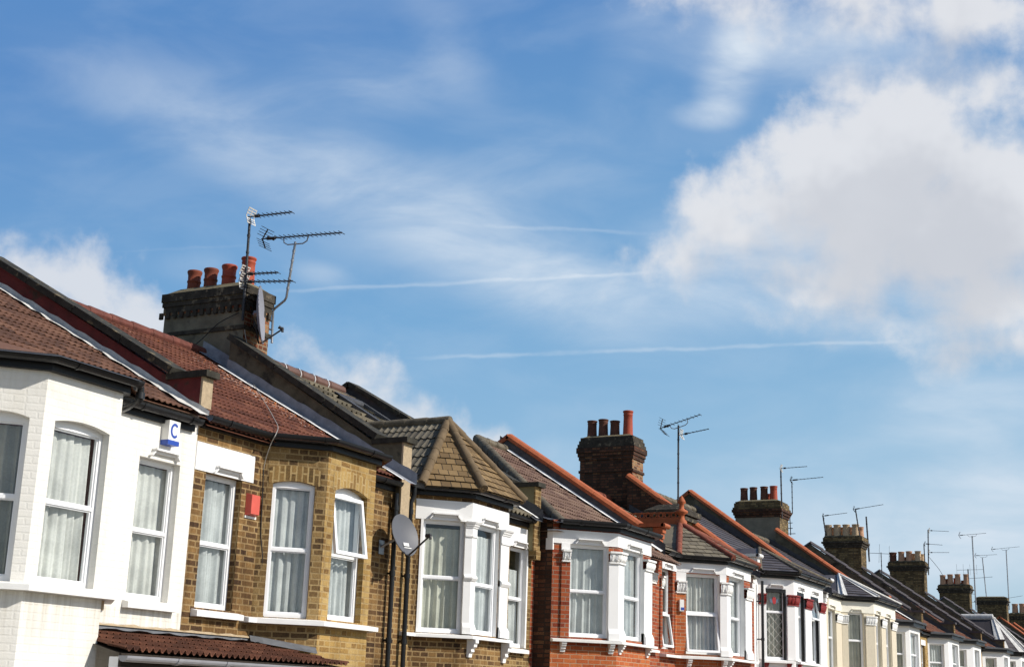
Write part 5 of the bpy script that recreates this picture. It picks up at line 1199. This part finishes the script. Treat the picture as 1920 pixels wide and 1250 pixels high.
# ------------------------------------------------------------------ camera
R = [[0.45183111235078943, 0.24048443096634706, 0.8590785088539], [-0.8914850048393063, 0.08586349005716265, 0.4448392375025672], [0.033213431899009625, -0.9668478161210252, 0.2531840603266605]]
cd = bpy.data.cameras.new('camera'); cam = bpy.data.objects.new('camera', cd); COL.objects.link(cam)
right, down, fwd = [Vector((R[0][i], R[1][i], R[2][i])) for i in range(3)]
cam.matrix_world = Matrix(((right.x, -down.x, -fwd.x, 0), (right.y, -down.y, -fwd.y, 0), (right.z, -down.z, -fwd.z, CZ), (0, 0, 0, 1)))
cd.sensor_width = 36; cd.lens = 2629.9 / 1920 * 36; cd.clip_end = 3000; cd.clip_start = .1
S.camera = cam

# ------------------------------------------------------------------ sun and sky
SUN_AZ, SUN_EL = 10, 37       # degrees east of the facade's normal, height
sv = Vector((math.sin(math.radians(SUN_AZ)) * math.cos(math.radians(SUN_EL)), -math.cos(math.radians(SUN_AZ)) * math.cos(math.radians(SUN_EL)), math.sin(math.radians(SUN_EL))))
sl = bpy.data.lights.new('sun', 'SUN'); sl.energy = 4.2; sl.angle = math.radians(.53); sl.color = (1, .95, .87)
so = bpy.data.objects.new('sun', sl); COL.objects.link(so); so.rotation_euler = sv.to_track_quat('Z', 'Y').to_euler(); so.location = (0, -20, 40)

W = bpy.data.worlds.new('World'); S.world = W; W.use_nodes = True
T = W.node_tree; T.nodes.clear()
class WN:
    def n(s, typ, **kw):
        x = T.nodes.new(typ)
        for k, v in kw.items(): setattr(x, k, v)
        return x
    def m(s, op, *a, clamp=False):
        x = s.n('ShaderNodeMath', operation=op, use_clamp=clamp)
        for i, v in enumerate(a):
            if hasattr(v, 'links'): T.links.new(v, x.inputs[i])
            else: x.inputs[i].default_value = v
        return x.outputs[0]
    def sstep(s, v, a, b):
        x = s.n('ShaderNodeMapRange', interpolation_type='SMOOTHSTEP'); T.links.new(v, x.inputs[0])
        for i, q in zip((1, 2, 3, 4), (a, b, 0, 1)): x.inputs[i].default_value = q
        return x.outputs[0]
    def noise(s, vec, scale, detail=6, rough=.6, dist=0, sc=(1, 1, 1), rot=0, off=(0, 0, 0)):
        mp = s.n('ShaderNodeMapping'); T.links.new(vec, mp.inputs[0]); mp.inputs['Scale'].default_value = sc; mp.inputs['Rotation'].default_value = (0, 0, rot); mp.inputs['Location'].default_value = off
        x = s.n('ShaderNodeTexNoise', noise_dimensions='2D'); T.links.new(mp.outputs[0], x.inputs['Vector']); x.inputs['Scale'].default_value = scale; x.inputs['Detail'].default_value = detail; x.inputs['Roughness'].default_value = rough; x.inputs['Distortion'].default_value = dist
        return x.outputs[0]
w = WN()
sky = w.n('ShaderNodeTexSky', sky_type='NISHITA', sun_disc=False, sun_elevation=math.radians(SUN_EL), sun_rotation=math.radians(180 - SUN_AZ), altitude=60, air_density=1.0, dust_density=.7, ozone_density=2.2)
geo = w.n('ShaderNodeTexCoord'); D = geo.outputs['Generated']
def dotp(v):
    x = w.n('ShaderNodeVectorMath', operation='DOT_PRODUCT'); T.links.new(D, x.inputs[0]); x.inputs[1].default_value = tuple(v); return x.outputs['Value']
# sky coordinates (degrees-like) about a fixed compass direction: a runs to the right, b downwards, in thousandths
df = dotp(fwd); safe = w.m('MAXIMUM', df, .12)
a_ = w.m('MULTIPLY', w.m('DIVIDE', dotp(right), safe), 2.63); b_ = w.m('MULTIPLY', w.m('DIVIDE', dotp(down), safe), 2.63)
cx = w.n('ShaderNodeCombineXYZ'); T.links.new(a_, cx.inputs[0]); T.links.new(b_, cx.inputs[1]); V = cx.outputs[0]
front = w.sstep(df, .3, .55)
def blob(x, y, rx, ry, rot=0):
    """soft elliptical patch, 1 at the middle and 0 at the rim; x, y, radii in sky units"""
    c, s_ = math.cos(rot), math.sin(rot)
    u = w.m('SUBTRACT', a_, x); v = w.m('SUBTRACT', b_, y)
    p = w.m('DIVIDE', w.m('ADD', w.m('MULTIPLY', u, c), w.m('MULTIPLY', v, s_)), rx); q = w.m('DIVIDE', w.m('SUBTRACT', w.m('MULTIPLY', v, c), w.m('MULTIPLY', u, s_)), ry)
    return w.m('SUBTRACT', 1.0, w.m('SQRT', w.m('ADD', w.m('MULTIPLY', p, p), w.m('MULTIPLY', q, q))))
def X(px): return (px - 960) / 1000
def Y(py): return (py - 625) / 1000
CUM = CUMS
def field(a_, b_, fine=True):
    acc = None
    for c in CUM:
        cs, sn = math.cos(math.radians(c[4] if len(c) > 4 else 0)), math.sin(math.radians(c[4] if len(c) > 4 else 0))
        u = w.m('SUBTRACT', a_, X(c[0])); v = w.m('SUBTRACT', b_, Y(c[1]))
        p = w.m('DIVIDE', w.m('ADD', w.m('MULTIPLY', u, cs), w.m('MULTIPLY', v, sn)), c[2] / 1000); q = w.m('DIVIDE', w.m('SUBTRACT', w.m('MULTIPLY', v, cs), w.m('MULTIPLY', u, sn)), c[3] / 1000)
        x = w.m('SUBTRACT', 1.0, w.m('SQRT', w.m('ADD', w.m('MULTIPLY', p, p), w.m('MULTIPLY', q, q))))
        x = w.m('MULTIPLY', x, min(1.15, max(.48, min(c[2], c[3]) / 200)))
        acc = x if acc is None else w.m('SMOOTH_MAX', acc, x, .12)
    cv = w.n('ShaderNodeCombineXYZ'); T.links.new(a_, cv.inputs[0]); T.links.new(b_, cv.inputs[1]); v_ = cv.outputs[0]
    f1 = w.noise(v_, 6.5, 9 if fine else 3, .58, .08 if fine else 0); f2 = w.noise(v_, 2.3, 3, .5, 0, off=(3, 1, 0))
    if not fine: return w.m('ADD', acc, w.m('ADD', w.m('MULTIPLY', w.m('SUBTRACT', f1, .5), 1.1), w.m('MULTIPLY', w.m('SUBTRACT', f2, .5), .5)))
    vo = w.n('ShaderNodeTexVoronoi', feature='SMOOTH_F1', voronoi_dimensions='2D'); wv = w.n('ShaderNodeVectorMath', operation='MULTIPLY_ADD'); nn = w.n('ShaderNodeTexNoise', noise_dimensions='2D'); T.links.new(v_, nn.inputs['Vector']); nn.inputs['Scale'].default_value = 9; nn.inputs['Detail'].default_value = 4
    T.links.new(nn.outputs['Color'], wv.inputs[0]); wv.inputs[1].default_value = (.09, .09, 0); T.links.new(v_, wv.inputs[2]); T.links.new(wv.outputs[0], vo.inputs['Vector']); vo.inputs['Scale'].default_value = 9; vo.inputs['Smoothness'].default_value = .6
    return w.m('ADD', acc, w.m('ADD', w.m('ADD', w.m('MULTIPLY', w.m('SUBTRACT', f1, .5), 1.1), w.m('MULTIPLY', w.m('SUBTRACT', f2, .5), .5)), w.m('MULTIPLY', w.m('SUBTRACT', .42, vo.outputs['Distance']), .35)))
n1 = w.noise(V, 5.5, 9, .62, .25)
fld = field(a_, b_)
fup = field(w.m('ADD', a_, .02), w.m('SUBTRACT', b_, .085), False)     # how much cloud lies above: thick cloud overhead is shaded
over = w.sstep(fup, -.05, .85)
cum = w.m('MULTIPLY', w.m('DIVIDE', w.m('ADD', fld, .05), w.m('ADD', .5, w.m('MULTIPLY', over, .35)), clamp=True), front)
cum = w.m('MULTIPLY', w.sstep(cum, 0, 1), w.m('ADD', .88, w.m('MULTIPLY', w.sstep(a_, -.05, .2), .12)))
core = over
# thin high cloud along a diagonal
n3 = w.noise(V, 3.0, 6, .55, .3, sc=(1, 2.4, 1), rot=math.radians(-32)); n4 = w.noise(V, 10, 6, .6, .3, sc=(1, 4, 1), rot=math.radians(-25), off=(1, 2, 0))
ci = None
for c in CIRR:
    x = w.m('MULTIPLY', w.sstep(blob(X(c[0]), Y(c[1]), c[2] / 1000, c[3] / 1000, math.radians(c[4])), 0, .9), c[5])
    ci = x if ci is None else w.m('ADD', ci, x)
cir = w.m('MULTIPLY', w.m('MULTIPLY', ci, w.sstep(w.m('ADD', w.m('MULTIPLY', n3, .85), w.m('MULTIPLY', n4, .15)), -.05, 1.0)), front, clamp=True)
veil = w.m('MULTIPLY', w.m('MULTIPLY', w.sstep(n3, .35, .75), .10), front)
# vapour trails
tr = None
for x0, y0, x1, y1, wd, k in TRAILS:
    x0, y0, x1, y1 = X(x0), Y(y0), X(x1), Y(y1); L = math.hypot(x1 - x0, y1 - y0); ux, uy = (x1 - x0) / L, (y1 - y0) / L
    al_ = w.m('ADD', w.m('MULTIPLY', w.m('SUBTRACT', a_, x0), ux), w.m('MULTIPLY', w.m('SUBTRACT', b_, y0), uy))
    ac = w.m('SUBTRACT', w.m('MULTIPLY', w.m('SUBTRACT', b_, y0), ux), w.m('MULTIPLY', w.m('SUBTRACT', a_, x0), uy))
    ac = w.m('ADD', ac, w.m('MULTIPLY', w.m('SUBTRACT', n4, .5), .012))
    g_ = w.m('SUBTRACT', 1.0, w.sstep(w.m('ABSOLUTE', ac), 0, wd / 1000))
    g_ = w.m('MULTIPLY', g_, w.m('MULTIPLY', w.sstep(al_, 0, .12), w.m('SUBTRACT', 1.0, w.sstep(al_, L - .15, L))))
    g_ = w.m('MULTIPLY', w.m('MULTIPLY', g_, k), w.sstep(n1, .2, .62))
    tr = g_ if tr is None else w.m('ADD', tr, g_)
thin = w.m('ADD', w.m('ADD', cir, veil), w.m('MULTIPLY', tr, front), clamp=True)
# colours
tint = w.n('ShaderNodeMix', data_type='RGBA', blend_type='MULTIPLY'); tint.inputs[0].default_value = 1; T.links.new(sky.outputs[0], tint.inputs[6]); tint.inputs[7].default_value = SKY_TINT
bg = w.n('ShaderNodeBackground'); T.links.new(tint.outputs[2], bg.inputs[0]); bg.inputs[1].default_value = SKY_K
thc = w.n('ShaderNodeBackground'); thc.inputs[0].default_value = (.75, .84, .94, 1); thc.inputs[1].default_value = .82
shade = w.n('ShaderNodeMix', data_type='RGBA'); n5 = w.noise(V, 3.3, 5, .55, .2, off=(5, 3, 0))
low = w.sstep(w.m('ADD', core, w.m('MULTIPLY', w.m('SUBTRACT', n5, .5), .8)), .1, 1.25)
T.links.new(low, shade.inputs[0]); shade.inputs[6].default_value = (.80, .81, .84, 1); shade.inputs[7].default_value = (.63, .645, .69, 1)
cb = w.n('ShaderNodeBackground'); T.links.new(shade.outputs[2], cb.inputs[0]); cb.inputs[1].default_value = .86
# the high thin haze that pales the sky in this direction
hz = w.n('ShaderNodeValToRGB'); T.links.new(w.m('ADD', w.m('MULTIPLY', b_, .8), w.m('ADD', w.m('MULTIPLY', a_, .12), .5)), hz.inputs[0])
el_ = hz.color_ramp.elements
for p_, c_ in HAZE[2:]: el_.new(p_)
for e_, (p_, c_) in zip(el_, HAZE): e_.position = p_; e_.color = (*c_, 1)
hb = w.n('ShaderNodeBackground'); T.links.new(hz.outputs[0], hb.inputs[0]); hb.inputs[1].default_value = HAZE_K
m0 = w.n('ShaderNodeMixShader'); T.links.new(w.m('MULTIPLY', front, .85), m0.inputs[0]); T.links.new(bg.outputs[0], m0.inputs[1]); T.links.new(hb.outputs[0], m0.inputs[2])
m1 = w.n('ShaderNodeMixShader'); T.links.new(thin, m1.inputs[0]); T.links.new(m0.outputs[0], m1.inputs[1]); T.links.new(thc.outputs[0], m1.inputs[2])
m2 = w.n('ShaderNodeMixShader'); T.links.new(w.m('MULTIPLY', cum, .92), m2.inputs[0]); T.links.new(m1.outputs[0], m2.inputs[1]); T.links.new(cb.outputs[0], m2.inputs[2])
wo = w.n('ShaderNodeOutputWorld'); T.links.new(m2.outputs[0], wo.inputs[0])

S.render.engine = 'CYCLES'; S.cycles.use_denoising = True
S.cycles.use_adaptive_sampling = True; S.cycles.adaptive_threshold = .02; S.cycles.max_bounces = 6; S.cycles.diffuse_bounces = 3; S.cycles.glossy_bounces = 3; S.cycles.transparent_max_bounces = 12
S.view_settings.view_transform = 'Standard'; S.view_settings.look = 'None'; S.view_settings.exposure = .2; S.view_settings.gamma = 1
S.render.film_transparent = False
